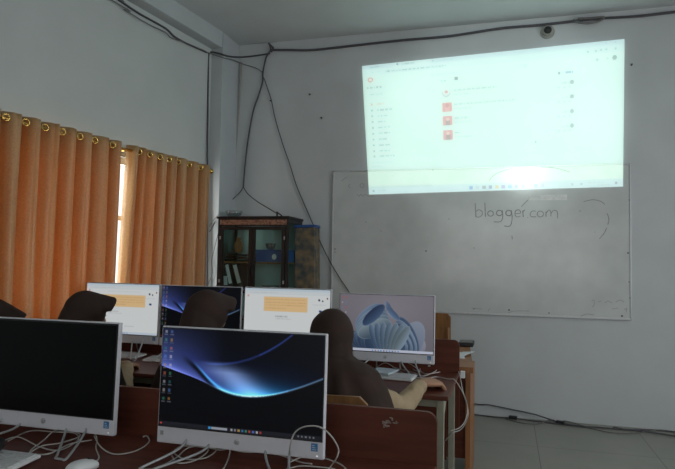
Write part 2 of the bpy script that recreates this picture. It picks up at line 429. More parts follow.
for s in (circ(362, 185.5, 2), [(350, 184), (348.5, 186), (350.5, 188)], [(357, 194), (359, 196.5), (361, 194), (363, 196.5), (365, 194.3), (368, 196), (374, 195.8)],
          [(341, 181), (347, 177)], [(592, 301), (594, 300), (594, 305), (592, 307)], [(598, 302), (601, 301)], [(605, 303), (608, 301), (612, 303)], [(616, 302), (620, 300), (624, 302)], [(612, 309), (618, 308)],
          [(624, 310), (627, 308), (626, 312)], [(508, 313), (514, 311), (529, 311)], [(578, 318), (586, 314), (594, 315)], [(472, 308), (482, 309)], [(488, 311), (490, 308)]):
    bm = B(); tube(bm, stroke(s), .0026, 5, flat=.2, per=3); obj('scribble', wlocal(wb, bm), M['inkfaint'], wb)
for x, y, r in ((628, 253, .007), (629, 282, .005), (630, 298, .005), (622, 316, .008), (629, 200, .004), (335, 249, .006), (335, 252, .005), (366, 222, .004), (381, 231, .004), (426, 251, .007), (509, 310, .008), (474, 309, .005), (549, 313, .006), (474, 248, .004), (580, 211, .004),
                (595, 232, .003), (404, 303, .005), (449, 219, .004), (393, 176, .004), (433, 170, .005), (503, 167.5, .004), (585, 165, .004), (626, 164, .007), (411, 174, .003)):
    bm = B(); p = PY(x, y, BY - .001); loft(bm, [ell(p + V((0, -.0015, 0)), r, r, 8, V((1, 0, 0)), V((0, 0, 1))), ell(p + V((0, .001, 0)), r, r, 8, V((1, 0, 0)), V((0, 0, 1)))]); obj('spot', wlocal(wb, bm), M['mark'], wb)
bm = B()
p, q = PY(529, 194.5, BY - .001), PY(567, 200, BY - .001)
box(bm, p.x, q.x, BY - .0015, BY + .001, q.z, p.z - .005)
obj('pale_patch', wlocal(wb, bm), M['palestrip'], wb)  # slightly paler strip on the board surface

# ------------------------------------------------------------------ images drawn in code (screens and the added projection sheet glow)
def lin(c):
    c = np.clip(c, 0, 1); return np.where(c <= .04045, c / 12.92, ((c + .055) / 1.055) ** 2.4)
def canvas(w, h, col): return np.ones((h, w, 3)) * np.array(col) / 255.
def rect(im, x0, y0, x1, y1, col, al=1):
    h, w, _ = im.shape; a0, a1 = int(round(x0 * w)), max(int(round(x0 * w)) + 1, int(round(x1 * w))); b0, b1 = int(round(y0 * h)), max(int(round(y0 * h)) + 1, int(round(y1 * h)))
    s = im[b0:b1, a0:a1]; s[:] = s * (1 - al) + np.array(col) / 255. * al
def disc(im, x, y, r, col, al=1):
    h, w, _ = im.shape; yy, xx = np.mgrid[0:h, 0:w]; m = (((xx + .5) / w - x) * w / h) ** 2 + ((yy + .5) / h - y) ** 2 < r * r
    im[m] = im[m] * (1 - al) + np.array(col) / 255. * al
def textline(im, x0, x1, y, hgt, col, rnd, al=.6):
    x = x0
    while x < x1:
        w = rnd.uniform(.006, .02); rect(im, x, y, min(x + w, x1), y + hgt, col, al * rnd.uniform(.6, 1)); x += w + .004
def screen_mesh(im, P00, P10, P11, P01):
    """P00 top-left, P10 top-right, P11 bottom-right, P01 bottom-left"""
    h, w, _ = im.shape
    A = np.array([[0, 0, 1, 0, 0, 0, 0, 0]] * 8, float); rhs = np.zeros(8)
    # plane coordinates: x and z, y linear
    src = [(0, 0), (1, 0), (1, 1), (0, 1)]; dst = [(P[0], P[2]) for P in (P00, P10, P11, P01)]
    for k, ((u, v), (X, Z)) in enumerate(zip(src, dst)):
        A[2 * k] = [u, v, 1, 0, 0, 0, -u * X, -v * X]; rhs[2 * k] = X
        A[2 * k + 1] = [0, 0, 0, u, v, 1, -u * Z, -v * Z]; rhs[2 * k + 1] = Z
    q = np.linalg.solve(A, rhs)
    uu, vv = np.meshgrid(np.linspace(0, 1, w), np.linspace(0, 1, h)); den = q[6] * uu + q[7] * vv + 1
    X = (q[0] * uu + q[1] * vv + q[2]) / den; Z = (q[3] * uu + q[4] * vv + q[5]) / den
    Y = P00[1] + (P01[1] - P00[1]) * vv
    co = np.stack([X, Y, Z], -1).reshape(-1, 3).astype(np.float32)
    idx = np.arange(w * h).reshape(h, w)
    f = np.stack([idx[:-1, :-1], idx[1:, :-1], idx[1:, 1:], idx[:-1, 1:]], -1).reshape(-1, 4)
    me = bpy.data.meshes.new('screen'); me.from_pydata(co.tolist(), [], f.tolist())
    at = me.color_attributes.new('pixels', 'FLOAT_COLOR', 'POINT')
    c = np.ones((w * h, 4), np.float32); c[:, :3] = lin(im).reshape(-1, 3); at.data.foreach_set('color', c.ravel()); me.update()
    return me

# web page image for the glowing projection sheet
def projection_image():
    W, Hh = 460, 250; rnd = random.Random(5); im = canvas(W, Hh, (202, 231, 221))
    u = np.linspace(0, 1, W)[None, :, None]; im[:] += (u - .4) * .02
    g = (90, 110, 125); lg = (150, 170, 175)
    rect(im, 0, 0, 1, .035, (186, 214, 220)); rect(im, .12, .0, .26, .035, (200, 228, 226)); rect(im, 0, .035, 1, .085, (196, 226, 220))
    textline(im, .03, .07, .015, .01, g, rnd); textline(im, .15, .2, .012, .01, g, rnd); textline(im, .29, .35, .012, .01, lg, rnd); disc(im, .135, .017, .008, (70, 90, 130)); disc(im, .27, .017, .007, g, .6)
    for x in (.015, .04, .065): disc(im, x, .06, .006, lg)
    textline(im, .09, .32, .055, .012, g, rnd, .7)
    disc(im, .10, .06, .008, g, .7)
    for x in (.86, .89, .91, .93, .965): disc(im, x, .06 if x > .9 else .065, .009, g, .6)
    disc(im, .93, .016, .006, g, .5); disc(im, .965, .016, .006, g, .5)
    disc(im, .03, .115, .02, (205, 95, 90)); disc(im, .03, .115, .010, (225, 225, 215)); rect(im, .008, .11, .016, .12, lg, .7)
    disc(im, .895, .125, .012, g, .5); disc(im, .935, .122, .008, g, .5); disc(im, .962, .12, .017, (60, 95, 90), .9)
    textline(im, .28, .36, .115, .012, lg, rnd); disc(im, .265, .12, .008, lg, .8); rect(im, .26, .10, .63, .14, (196, 224, 222), .5); disc(im, .62, .12, .012, lg, .5)
    textline(im, .015, .075, .17, .014, g, rnd, .7); textline(im, .025, .075, .225, .012, lg, rnd, .7)
    ys = [.30, .345, .39, .435, .48, .525, .57, .615, .66, .70]
    for i, y in enumerate(ys):
        disc(im, .03, y + .006, .009, (210, 110, 90) if i == 0 else (90, 105, 115), .7); textline(im, .05, .05 + rnd.uniform(.03, .06), y, .013, (215, 130, 110) if i == 0 else g, rnd, .7)
    textline(im, .02, .10, .75, .01, lg, rnd, .6); textline(im, .02, .06, .78, .01, lg, rnd, .6)
    textline(im, .298, .32, .167, .014, g, rnd)
    rect(im, .350, .15, .362, .175, (40, 50, 60), .9)
    for i, y in enumerate((.265, .368, .470, .575)):
        if i == 0: disc(im, .317, y, .030, (150, 160, 160)); disc(im, .317, y - .006, .025, (215, 226, 220)); disc(im, .317, y - .008, .012, (205, 90, 90))
        else:
            rect(im, .300, y - .033, .337, y + .036, (214, 105, 105)); rect(im, .310, y - .002, .328, y + .036, (125, 85, 90) if i > 1 else (225, 135, 130)); disc(im, .319, y - .010, .013, (225, 170, 160) if i > 1 else (190, 60, 60))
        textline(im, .345, (.51, .585, .40, .365)[i], y - .020, .013, (110, 130, 140), rnd, .55); textline(im, .345, .41, y + .012, .011, lg, rnd, .6)
    textline(im, .775, .805, .185, .014, (50, 90, 150), rnd, .8); disc(im, .750, .193, .010, (60, 80, 95), .9)
    for y in (.258, .358, .460, .560):
        textline(im, .76, .79, y, .012, lg, rnd, .8); disc(im, .799, y + .004, .015, (95, 115, 120), .9)
        for x in (.748, .77, .79): disc(im, x, y + .036, .007, lg, .8)
    rect(im, .655, .655, .66, .67, g, .7)
    # taskbar
    rect(im, 0, .945, 1, 1, (182, 210, 222)); rect(im, .0, .935, .25, .95, (170, 195, 205), .7)
    disc(im, .02, .972, .008, g); textline(im, .035, .075, .965, .01, lg, rnd)
    cols = [(30, 110, 190), (150, 170, 185), (90, 100, 110), (80, 90, 140), (200, 160, 60), (110, 90, 160), (40, 130, 180), (50, 70, 130), (30, 70, 150), (200, 80, 80), (40, 150, 160), (130, 150, 170)]
    for i, c in enumerate(cols): rect(im, .395 + i * .0255, .958, .395 + i * .0255 + .014, .985, c, .75)
    for x in (.80, .835): disc(im, x, .972, .010, g, .5)
    textline(im, .86, .93, .96, .01, lg, rnd); textline(im, .90, .95, .978, .01, lg, rnd); disc(im, .972, .972, .009, (80, 100, 110))
    return im
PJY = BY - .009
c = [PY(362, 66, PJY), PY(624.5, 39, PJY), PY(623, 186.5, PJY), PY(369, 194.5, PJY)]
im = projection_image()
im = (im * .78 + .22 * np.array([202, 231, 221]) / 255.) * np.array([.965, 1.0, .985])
hh_, ww_, _ = im.shape
def quad(u, v):
    tx, ty = 362 + 262.5 * u, 66 - 27 * u; bx_, by_ = 369 + 254 * u, 194.5 - 8 * u
    return PY(tx + (bx_ - tx) * v, ty + (by_ - ty) * v, PJY)
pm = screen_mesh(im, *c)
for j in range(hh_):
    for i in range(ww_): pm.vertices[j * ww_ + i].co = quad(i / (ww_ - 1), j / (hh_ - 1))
# yellower light off the board, and its frame edge, painted into the sheet colours
o = obj('projection_glow_sheet', pm, M['projection'])  # see-through glowing sheet standing in for projector light on wall and board
ca = pm.color_attributes['pixels'].data
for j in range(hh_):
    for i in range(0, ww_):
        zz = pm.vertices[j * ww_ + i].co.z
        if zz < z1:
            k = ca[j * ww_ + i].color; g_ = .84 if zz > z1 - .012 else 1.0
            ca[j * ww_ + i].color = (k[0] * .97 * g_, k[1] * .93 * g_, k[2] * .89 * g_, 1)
me = o.data
tag(o, 'pale green glowing sheet standing in for the projected web page on the front wall above the whiteboard', 'projection')

# ------------------------------------------------------------------ wallpapers
def swoosh(W, Hh, icons=True):
    rnd = random.Random(2)
    x = np.linspace(0, 1, W)[None, :].repeat(Hh, 0); y = np.linspace(0, 1, Hh)[:, None].repeat(W, 1)
    yl = np.interp(x, [0, .12, .22, .32, .42, .5, .58, .7, .86, 1], [.39, .445, .49, .55, .615, .64, .645, .61, .52, .41])
    yu = np.interp(x, [0, .12, .25, .35, .5, .63, .72, .8, 1], [.15, .26, .335, .345, .31, .22, .13, .03, -.3])
    def sm(c): 
        k = np.hanning(W // 7 * 2 + 1); k /= k.sum(); p = len(k) // 2
        e = np.concatenate([c[0] - (c[1:p + 1][::-1] - c[0]), c, c[-1] - (c[-p - 1:-1][::-1] - c[-1])]); return np.convolve(e, k, 'valid')[None, :].repeat(Hh, 0)
    yi = np.interp(x, [0, .15, .22, .27, .33, .4, .5, .6, 1], [.2, .26, .335, .43, .54, .60, .635, .64, .9])
    yl, yu, yi = sm(yl[0]), sm(yu[0]), sm(yi[0])
    im = np.zeros((Hh, W, 3)); im[:] = np.array([7, 8, 12]) / 255.
    inside = y < yl; d = np.clip(yl - y, 0, 1)
    navy = np.array([14, 22, 66]) / 255.
    A = np.exp(-((x - .45) / .42) ** 2)
    im += (inside * np.exp(-d / .22) * A)[..., None] * navy * .9
    left = np.clip(1 - x / .40, 0, 1) ** .9
    im += (inside * left * np.clip(.35 + y * 1.7, 0, 1.1))[..., None] * np.array([60, 74, 132]) / 255.
    im += ((y < yi) * np.exp(-np.clip(yi - y, 0, 1) / .10) * np.exp(-((x - .28) / .14) ** 2))[..., None] * np.array([0, 0, 20]) / 255.
    # bright fan
    k = inside * (y > yu) * np.exp(-d / .075) * np.exp(-((x - .60) / .19) ** 2)
    im += k[..., None] * np.array([10, 125, 160]) / 255.
    fan = inside * (y > yi - .32) * np.exp(-((x - .38 - (y - .35) * .75) / .13) ** 2) * np.clip((y - .30) / .12, 0, 1)
    im += fan[..., None] * np.array([105, 122, 155]) / 255. * 1.0
    k = inside * np.exp(-d / .03) * np.clip(1 - x / .45, 0, 1) ** .5 * np.clip(x / .1 + .4, 0, 1)
    im += k[..., None] * np.array([90, 90, 140]) / 255.
    # crisp lines
    w = .010
    im += (np.exp(-((y - yl) / w) ** 2) * np.clip((x - .25) / .15, 0, 1))[..., None] * np.array([95, 125, 150]) / 255. * np.where(x > .8, .8, 1)[..., None]
    im += (np.exp(-((y - yu) / .012) ** 2) * np.clip((x - .25) / .1, 0, 1) * np.where(x > .62, .8, .55))[..., None] * np.array([38, 58, 125]) / 255.
    im += (np.exp(-((y - yi) / .018) ** 2) * np.clip((x - .2) / .1, 0, 1) * np.clip((.55 - x) / .2, 0, 1))[..., None] * np.array([40, 130, 160]) / 255.
    dk = np.exp(-((y - yi - .035) / .03) ** 2) * np.clip((x - .13) / .08, 0, 1) * np.clip((.5 - x) / .2, 0, 1) * inside
    im *= (1 - .75 * dk)[..., None]
    if icons:
        pal = [(200, 190, 190), (210, 110, 90), (90, 130, 200), (70, 150, 120), (210, 200, 210), (190, 140, 70), (50, 120, 130)]
        for r in range(9):
            for q in range(2):
                xx = .022 + q * .038; yy = .04 + r * .086
                rect(im, xx - .007, yy - .018, xx + .008, yy + .012, pal[(r * 3 + q * 2) % 7], .5); rect(im, xx - .012, yy + .022, xx + .012, yy + .032, (150, 155, 170), .45)
    rect(im, 0, .955, 1, 1, (28, 30, 36)); rect(im, .32, .965, .335, .99, (50, 140, 200)); rect(im, .34, .967, .44, .988, (170, 175, 185), .8)
    for i in range(9): rect(im, .46 + i * .022, .965, .473 + i * .022, .99, [(190, 190, 195), (150, 150, 160), (200, 160, 80), (60, 130, 190), (70, 150, 120), (200, 80, 60), (90, 120, 200), (210, 210, 210), (190, 60, 60)][i], .7)
    for i in range(5): rect(im, .86 + i * .022, .968, .87 + i * .022, .985, (170, 175, 180), .5)
    rect(im, .01, .967, .02, .985, (200, 70, 60), .8)
    return im
def page(W, Hh, cx0, cx1, cy0, cy1):
    rnd = random.Random(9); im = canvas(W, Hh, (214, 218, 218)); rect(im, 0, 0, 1, .05, (190, 205, 215)); rect(im, 0, .05, 1, .11, (205, 212, 215))
    textline(im, .05, .4, .075, .015, (150, 160, 170), rnd, .5); rect(im, .03, .12, .05, .16, (205, 120, 110), .6); textline(im, .3, .75, .14, .02, (185, 190, 195), rnd, .5)
    rect(im, cx0, cy0, cx1, cy1, (222, 188, 138)); 
    for k in range(4): textline(im, cx0 + .02, cx1 - (.02 if k < 3 else .25), cy0 + (cy1 - cy0) * (.15 + .2 * k), .02, (170, 130, 85), rnd, .35)
    textline(im, cx0 + .14, cx0 + .28, cy1 + .08, .02, (130, 135, 140), rnd, .6); textline(im, cx0 + .14, cx0 + .33, cy1 + .125, .015, (170, 175, 180), rnd, .6)
    textline(im, .55, .68, .83, .015, (150, 155, 160), rnd, .5)
    rect(im, .865, .17, .885, .21, (60, 65, 80)); rect(im, .905, .19, .92, .22, (60, 65, 80)); rect(im, .96, .14, .975, .17, (120, 50, 50)); rect(im, .875, .37, .905, .41, (40, 70, 130))
    textline(im, .80, .95, .27, .02, (180, 185, 190), rnd, .5); rect(im, 0, .955, 1, 1, (190, 202, 215))
    for i in range(9): rect(im, .35 + i * .03, .965, .365 + i * .03, .99, (120, 140, 170), .6)
    return im
def bloom(W, Hh):
    x = np.linspace(0, 1, W)[None, :].repeat(Hh, 0); y = np.linspace(0, 1, Hh)[:, None].repeat(W, 1); asp = 1.75
    im = np.zeros((Hh, W, 3)); im[:] = np.array([112, 106, 117]) / 255.
    im += (.05 * np.exp(-((x - .55) / .4) ** 2 - ((y - .3) / .4) ** 2) - .03 * y)[..., None]
    def petal(cx, cy, ra, rb, ang, c0, c1, edge=(150, 170, 190)):
        X = (x - cx) * asp; Y = y - cy; ca, sa = cos(radians(ang)), sin(radians(ang)); u = (X * ca + Y * sa) / ra; v = (-X * sa + Y * ca) / rb
        r = u * u + v * v; m = r < 1; t = np.clip(.5 + .5 * v, 0, 1)[..., None]
        col = np.array(c0) / 255. * (1 - t) + np.array(c1) / 255. * t; e = np.exp(-((r - .96) / .05) ** 2)[..., None] * .5
        col = col * (1 - e) + np.array(edge) / 255. * e; im[m] = col[m]
    petal(.85, .86, .13, .15, 0, (138, 142, 160), (112, 116, 138), (130, 134, 152)); petal(.77, .80, .22, .38, 25, (120, 134, 156), (84, 100, 130), (128, 140, 160))
    for k in range(7): petal(.735 - .018 * k, .70 + .022 * k, .36 - .028 * k, .15 - .008 * k, 62 - 3 * k, ((112, 136, 162) if k % 2 else (60, 84, 118)), (36, 56, 90), (120, 142, 164))
    for k in range(7): petal(.14 + .035 * k, .80 + .012 * k, .26 - .018 * k, .12, 32 + 5 * k, ((100, 126, 154) if k % 2 else (56, 80, 112)), (34, 54, 86), (116, 138, 160))
    for k in range(5): petal(.33 + .012 * k, .40 + .05 * k, .33, .17 - .006 * k, -40 + 4 * k, (98 + 6 * k, 124 + 5 * k, 156), (34 + 4 * k, 54 + 4 * k, 92), (126, 148, 172))
    petal(.37, .36, .27, .10, -42, (26, 44, 80), (58, 86, 126), (110, 134, 164))
    for k in range(4): petal(.54 + .012 * k, .26 + .02 * k, .17, .05, -115 - 8 * k, (118 - 12 * k, 140 - 10 * k, 168 - 6 * k), (54, 78, 116), (134, 154, 176))
    for k in range(7): petal(.40 + .045 * k, .78, .32 - .012 * abs(k - 3), .085, 66 + 9 * k, (118 - 10 * (k % 2), 142 - 6 * (k % 2), 166), (40 + 6 * k, 64 + 5 * k, 98), (138, 156, 176))
    im[:] = im * .72 + .28 * (im.mean(axis=2, keepdims=True) * .96 + .0)
    pal = [(200, 60, 60), (190, 190, 190), (90, 120, 180)]
    for r in range(4):
        for q in range(2): rect(im, .02 + q * .04, .05 + r * .09, .035 + q * .04, .075 + r * .09, pal[(r + q) % 3] if not (r == 0 and q == 1) else (215, 50, 45), .6)
    rect(im, 0, .955, 1, 1, (176, 182, 198))
    for i in range(10): rect(im, .36 + i * .03, .965, .375 + i * .03, .99, [(40, 110, 180), (60, 70, 90), (90, 100, 120)][i % 3], .7)
    return im

# ------------------------------------------------------------------ monitors
MW, MH, CHIN = .570, .376, .054
def monitor(label, x, y, z, image, group, mt='screen', rz=0, mh=MH, legs=True):
    """all-in-one computer: x,y = front face centre, z = bottom edge height, origin on the desk"""
    root = empty('desktop_monitor', (x, y, DESK), rz); tag(root, label, 'computer monitor', group)
    dz = z - DESK
    hw = MW / 2; th = .020
    rot = Matrix.Rotation(radians(-2.0), 3, 'X')
    def tilt(bm):
        for v in bm.verts: v.co = rot @ (v.co - V((0, 0, dz))) + V((0, 0, dz))
        return bm
    obj('casing', tilt(boxb(-hw, hw, 0, th, dz, dz + mh, bev=.004)), M['plastic'], root)
    bm = boxb(-hw * .6, hw * .6, th - .002, th + .03, dz + .03, dz + mh * .7, bev=.012); obj('rear_housing', tilt(bm), M['plastic'], root)
    bx = .007; t0, t1 = dz + CHIN, dz + mh - .007
    obj('bezel', tilt(boxb(-hw + .004, hw - .004, -.0015, .002, t0 - .002, dz + mh - .004)), M['black'], root)
    if image is None:
        obj('screen', tilt(boxb(-hw + bx + .003, hw - bx - .003, -.0025, 0, t0 + .002, t1 - .003)), M['glassoff'], root, label='switched-off black screen')
    else:
        me = screen_mesh(image, (-hw + bx, -.003, t1), (hw - bx, -.003, t1), (hw - bx, -.003, t0 + .003), (-hw + bx, -.003, t0 + .003))
        for v in me.vertices: v.co = rot @ (v.co - V((0, 0, dz))) + V((0, 0, dz))
        obj('screen', me, M[mt], root)
    # logo: ring with two letters, sticker, power light
    bm = B(); cz = dz + CHIN * .5; cc = V((0, -.0008, cz))
    tube(bm, [cc + V((.0085 * cos(2 * pi * k / 20), 0, .0085 * sin(2 * pi * k / 20))) for k in range(21)], .0011, 5, smooth=False)
    for pts in ([(-.0045, .0075), (-.0030, 0), (-.0045, -.005)], [(-.0035, .001), (-.0015, .003), (-.0005, .0005), (-.0018, -.005)],
                [(.0028, .003), (.0018, -.002), (.0005, -.0085)], [(.0028, .002), (.0052, .003), (.0050, -.001), (.0035, -.0045), (.0018, -.004)]):
        tube(bm, [cc + V((px, 0, pz)) for px, pz in pts], .0009, 5, per=3)
    obj('round_logo', tilt(bm), M['wire'], root)
    st = obj('corner_sticker', tilt(boxb(hw - .040, hw - .019, -.001, .001, cz - .003, cz + .020)), M['stickerblue'], root, label='small blue square sticker')
    bm = B(); 
    for k in range(3): box(bm, hw - .036, hw - .023 - .003 * k, -.0016, 0, cz + .001 + k * .006, cz + .0025 + k * .006)
    obj('sticker_print', tilt(bm), M['whiteplastic'], st)
    obj('power_light', tilt(boxb(hw - .022, hw - .019, -.001, .001, cz - .018, cz - .015)), M['led'], root)
    if image is not None and mh < .38: obj('spec_sticker', tilt(boxb(-hw + .012, -hw + .024, -.001, .001, cz - .002, cz + .012)), M['wire'], root)
    # wire stand: two U-shaped feet reaching forward, one kicked back
    if legs:
        for s in (-1, 1):
            bm = B(); pts = [(s * .090, .022, dz + .035), (s * .108, -.02, dz - .006), (s * .190, -.150, .006), (s * .198, -.164, .005), (s * .222, -.168, .005), (s * .234, -.156, .006), (s * .186, -.03, dz - .004), (s * .172, .022, dz + .035)]
            tube(bm, pts, .0042, 8, per=5); obj('stand_foot', bm, M['wire'], root, True)
        bm = B(); tube(bm, [(-.06, .045, dz + .12), (-.07, .10, .03), (-.065, .115, .006), (.065, .115, .006), (.07, .10, .03), (.06, .045, dz + .12)], .0042, 8, per=5)
        obj('rear_support', bm, M['wire'], root, True)
    return root
DESK = .68
near_y = 1.755; far_y = 3.46
G1, G2 = 'all-in-one computers on the near desks', 'all-in-one computers on the far desks'
monitor('silver all-in-one monitor with a black switched-off screen, at the left edge on the near desk', -1.551, near_y, .715, None, G1)
monitor('silver all-in-one monitor showing blue swoosh wallpaper on the near desk, largest lit screen', -.817, near_y, .713, swoosh(330, 180), G1)
monitor('silver monitor with white page, farthest left of the far row, touching the curtain side', -2.473, far_y, .763, page(190, 105, .18, .82, .22, .46), G2, 'screenwhite', mh=.392)
monitor('silver monitor with dark blue swoosh wallpaper behind a dark hijab, far row', -1.893, far_y, .760, swoosh(200, 110), G2, mh=.392)
monitor('silver monitor with white page and orange block in front of the glass cabinet, far row', -1.305, far_y, .760, page(190, 105, .23, .74, .15, .42), G2, 'screenwhite', mh=.394)
monitor('silver monitor with grey wallpaper and blue petals, rightmost of the far row', -.687, far_y, .744, bloom(230, 126), G2, mh=.392)

# ------------------------------------------------------------------ desks
def desk(label, x0, x1, y0, y1, ztop_panel, group, frame_mat='steel'):
    root = empty('computer_desk', ((x0 + x1) / 2, (y0 + y1) / 2, 0)); tag(root, label, 'desk', group)
    X0, X1 = x0 - (x0 + x1) / 2, x1 - (x0 + x1) / 2; Y0, Y1 = y0 - (y0 + y1) / 2, y1 - (y0 + y1) / 2
    obj('desktop', boxb(X0, X1, Y0, Y1 - .001, DESK - .022, DESK, bev=.004), M['desktop'], root)
    # back board with rounded upper corners
    bm = B(); r = .035; pts = [(X0, DESK - .32), (X1, DESK - .32)] + [(X1 - r + r * cos(a), ztop_panel - r + r * sin(a)) for a in [pi / 2 * k / 6 for k in range(7)]] + [(X0 + r + r * cos(a), ztop_panel - r + r * sin(a)) for a in [pi / 2 + pi / 2 * k / 6 for k in range(7)]]
    loft(bm, [[V((px, Y1, pz)) for px, pz in pts], [V((px, Y1 + .018, pz)) for px, pz in pts]])
    obj('back_board', bm, M['redwood'], root)
    for sx in (X0 + .04, X1 - .04):
        for sy in (Y0 + .05, Y1 - .04): obj('leg', boxb(sx - .018, sx + .018, sy - .018, sy + .018, 0, DESK - .0225, bev=.003), M[frame_mat], root)
        bm = B(); box(bm, sx - .012, sx + .012, Y0 + .068, Y1 - .058, DESK - .062, DESK - .023); obj('side_rail', bm, M[frame_mat], root)
    bm = B(); box(bm, X0 + .058, X1 - .058, Y0 + .04, Y0 + .06, DESK - .062, DESK - .023); obj('front_rail', bm, M[frame_mat], root)
    bm = B(); tube(bm, [(X1 - .04, Y0 + .07, DESK - .16), (X1 - .04, Y0 + .24, DESK - .055)], .011, 6, smooth=False); obj('corner_brace', bm, M[frame_mat], root)
    obj('modesty_board', boxb(X0 + .062, X1 - .062, Y1 - .10, Y1 - .085, .20, DESK - .07), M['redwood'], root)
    return root
G3, G4 = 'near row of computer desks', 'far row of computer desks'
d1 = desk('dark red near desk with a high back board bearing a pale peeled mark', -1.43, -.213, 1.15, 1.92, .843, G3)
desk('dark red near desk under the switched-off monitor at the left edge', -2.66, -1.435, 1.15, 1.92, .843, G3)
desk('dark red far desk with pale steel legs where the nearest person rests a hand', -1.56, -.275, 2.94, 3.63, .869, G4)
desk('dark red far desk beside the curtains under the two leftmost far monitors', -2.80, -1.565, 2.94, 3.63, .869, G4)
# peeled sticker residue on the near board: child of the desk
bm = B(); rnd = random.Random(8)
for k in range(22):
    px = 390 + rnd.uniform(-7, 8); py = 423 + rnd.uniform(-1, 3.2) - (4 * math.exp(-((px - 391) / 3) ** 2) * rnd.random() * 2)
    p = PY(px, py, 1.919); w, h = rnd.uniform(.001, .0045), rnd.uniform(.001, .006); box(bm, p.x - w, p.x + w, 1.9185, 1.9202, p.z - h, p.z + h)
o = obj('peeled_sticker_mark', wlocal(d1, bm), M['scrape'], d1)

# ------------------------------------------------------------------ chairs
def chair(label, x, y, rz, group, top=.77, slats=False):
    root = empty('wooden_chair', (x, y, 0), rz); tag(root, label, 'chair', group)   # faces +Y
    w = .20; m = M['chairwood']
    obj('seat', boxb(-w, w, -.18, .20, .405, .43, bev=.006), m, root)
    for sx in (-1, 1):
        bm = B(); tube(bm, [(sx * .18, .17, .404), (sx * .185, .18, 0.005)], .016, 8, smooth=False); obj('leg', bm, m, root)
        bm = B(); tube(bm, [(sx * .18, -.235, .005), (sx * .18, -.20, .42), (sx * .18, -.225, top - .12)], .016, 8, smooth=False); obj('leg', bm, m, root)
    bm = B(); rings = []; N_ = 14
    prof = []
    # curved top board with rounded corners
    for k in range(N_ + 1):
        u = -1 + 2 * k / N_; xx = u * .20; yy = -.225 - .025 * (1 - u * u)
        edge = .03 * max(0, (abs(u) - .82) / .18) ** 2; hi = top - edge; lo_ = top - (.30 if slats else .17) + edge
        rings.append([V((xx, yy - .009, lo_)), V((xx, yy + .009, lo_)), V((xx, yy + .009, hi)), V((xx, yy - .009, hi))])
    loft(bm, rings); br = obj('backrest', bm, m, root)
    if slats:
        for k in range(5):
            bm = B(); box(bm, -.13, .13, -.268, -.262 + .02, top - .27 + k * .045, top - .25 + k * .045, bev=.002); obj('slat', bm, m, root)
    for z in (.18,):
        bm = B(); tube(bm, [(-.18, -.21, z), (.18, -.21, z)], .010, 6, smooth=False); obj('stretcher', bm, m, root)
    return root
G5 = 'wooden chairs under the seated people'
chair('honey brown wooden chair holding the rightmost person, its top edge showing above the near desk', -.715, 2.49, 0, G5, .80)
chair('wooden chair holding the person second from the right, hidden behind the near monitor', -1.36, 2.46, 0, G5, .76)
chair('wooden chair holding the person whose hijab overlaps the leftmost far monitor', -2.03, 2.46, 0, G5, .76)
chair('wooden chair holding the person at the left edge', -2.62, 2.42, 0, G5, .76)
p = PY(438, 313, 5.2); q = PY(451, 314, 5.2)
chair('orange brown wooden chair with slatted backrest behind the rightmost far monitor', q.x - .20, 4.96, pi, None, p.z, True)

# ------------------------------------------------------------------ teacher's table
TZ = .70
tx1, ty0, ty1 = -.20, 3.72, 4.72
t = empty('teacher_table', (-.75, (ty0 + ty1) / 2, 0)); tag(t, 'orange brown wooden table behind the far desk board with papers on it', 'table')
lx = lambda x: x + .75
ly = lambda y: y - (ty0 + ty1) / 2
bm = B(); pts = [(lx(-1.3), ly(ty0)), (lx(-.20), ly(ty0)), (lx(-.28), ly(ty1)), (lx(-1.3), ly(ty1))]
loft(bm, [[V((a_, b_, TZ - .035)) for a_, b_ in pts], [V((a_, b_, TZ)) for a_, b_ in pts]])
obj('tabletop', bm, M['orangewood'], t)
obj('side_panel', boxb(lx(-.245), lx(-.217), ly(ty0 + .02), ly(ty0 + .50), 0, TZ - .036), M['orangewood'], t)
obj('side_panel', boxb(lx(-1.27), lx(-1.24), ly(ty0 + .02), ly(ty0 + .60), 0, TZ - .036), M['orangewood'], t)
obj('front_panel', boxb(lx(-1.238), lx(-.247), ly(ty0 + .03), ly(ty0 + .05), .15, TZ - .036), M['redwood'], t)
p = PZ(466.5, 345.5, TZ)
bm = B(); box(bm, -.055, .055, -.09, .09, .0, .032, bev=.006); d = empty('network_device', (p.x, p.y, TZ)); tag(d, 'flat black electronic box on the orange brown table', 'device')
obj('casing', bm, M['black'], d); obj('top_plate', boxb(-.045, .045, -.075, .075, .032, .035), M['greycable'], d)
p = PZ(463, 356, TZ)
for k in range(3):
    bm = B(); R3 = Matrix.Rotation(radians(8 - 14 * k), 3, 'Z'); box(bm, -.06, .025, -.13, .13, .003 * k, .003 * k + .0025, rot=R3)
    if k == 2:
        for v in bm.verts: v.co.z += max(0, v.co.x) * .15
    o = obj('paper_sheet', bm, M['paper']); o.location = (p.x - .02 + .012 * k, p.y, TZ + .001)
    tag(o, ['lowest white sheet of the paper pile on the orange brown table', 'middle white sheet of the paper pile on the orange brown table', 'topmost white sheet with lifted edge on the orange brown table'][k], 'paper', 'papers on the orange brown table')
p = PY(461.7, 374, 3.66)
bm = boxb(-.012, .014, -.03, -.001, -.02, .02, bev=.003); o = obj('plug_adapter', bm, M['whiteplastic']); o.location = (-.257, 3.66, p.z)
tag(o, 'small white plug adapter beside the right end of the far desk board', 'adapter')

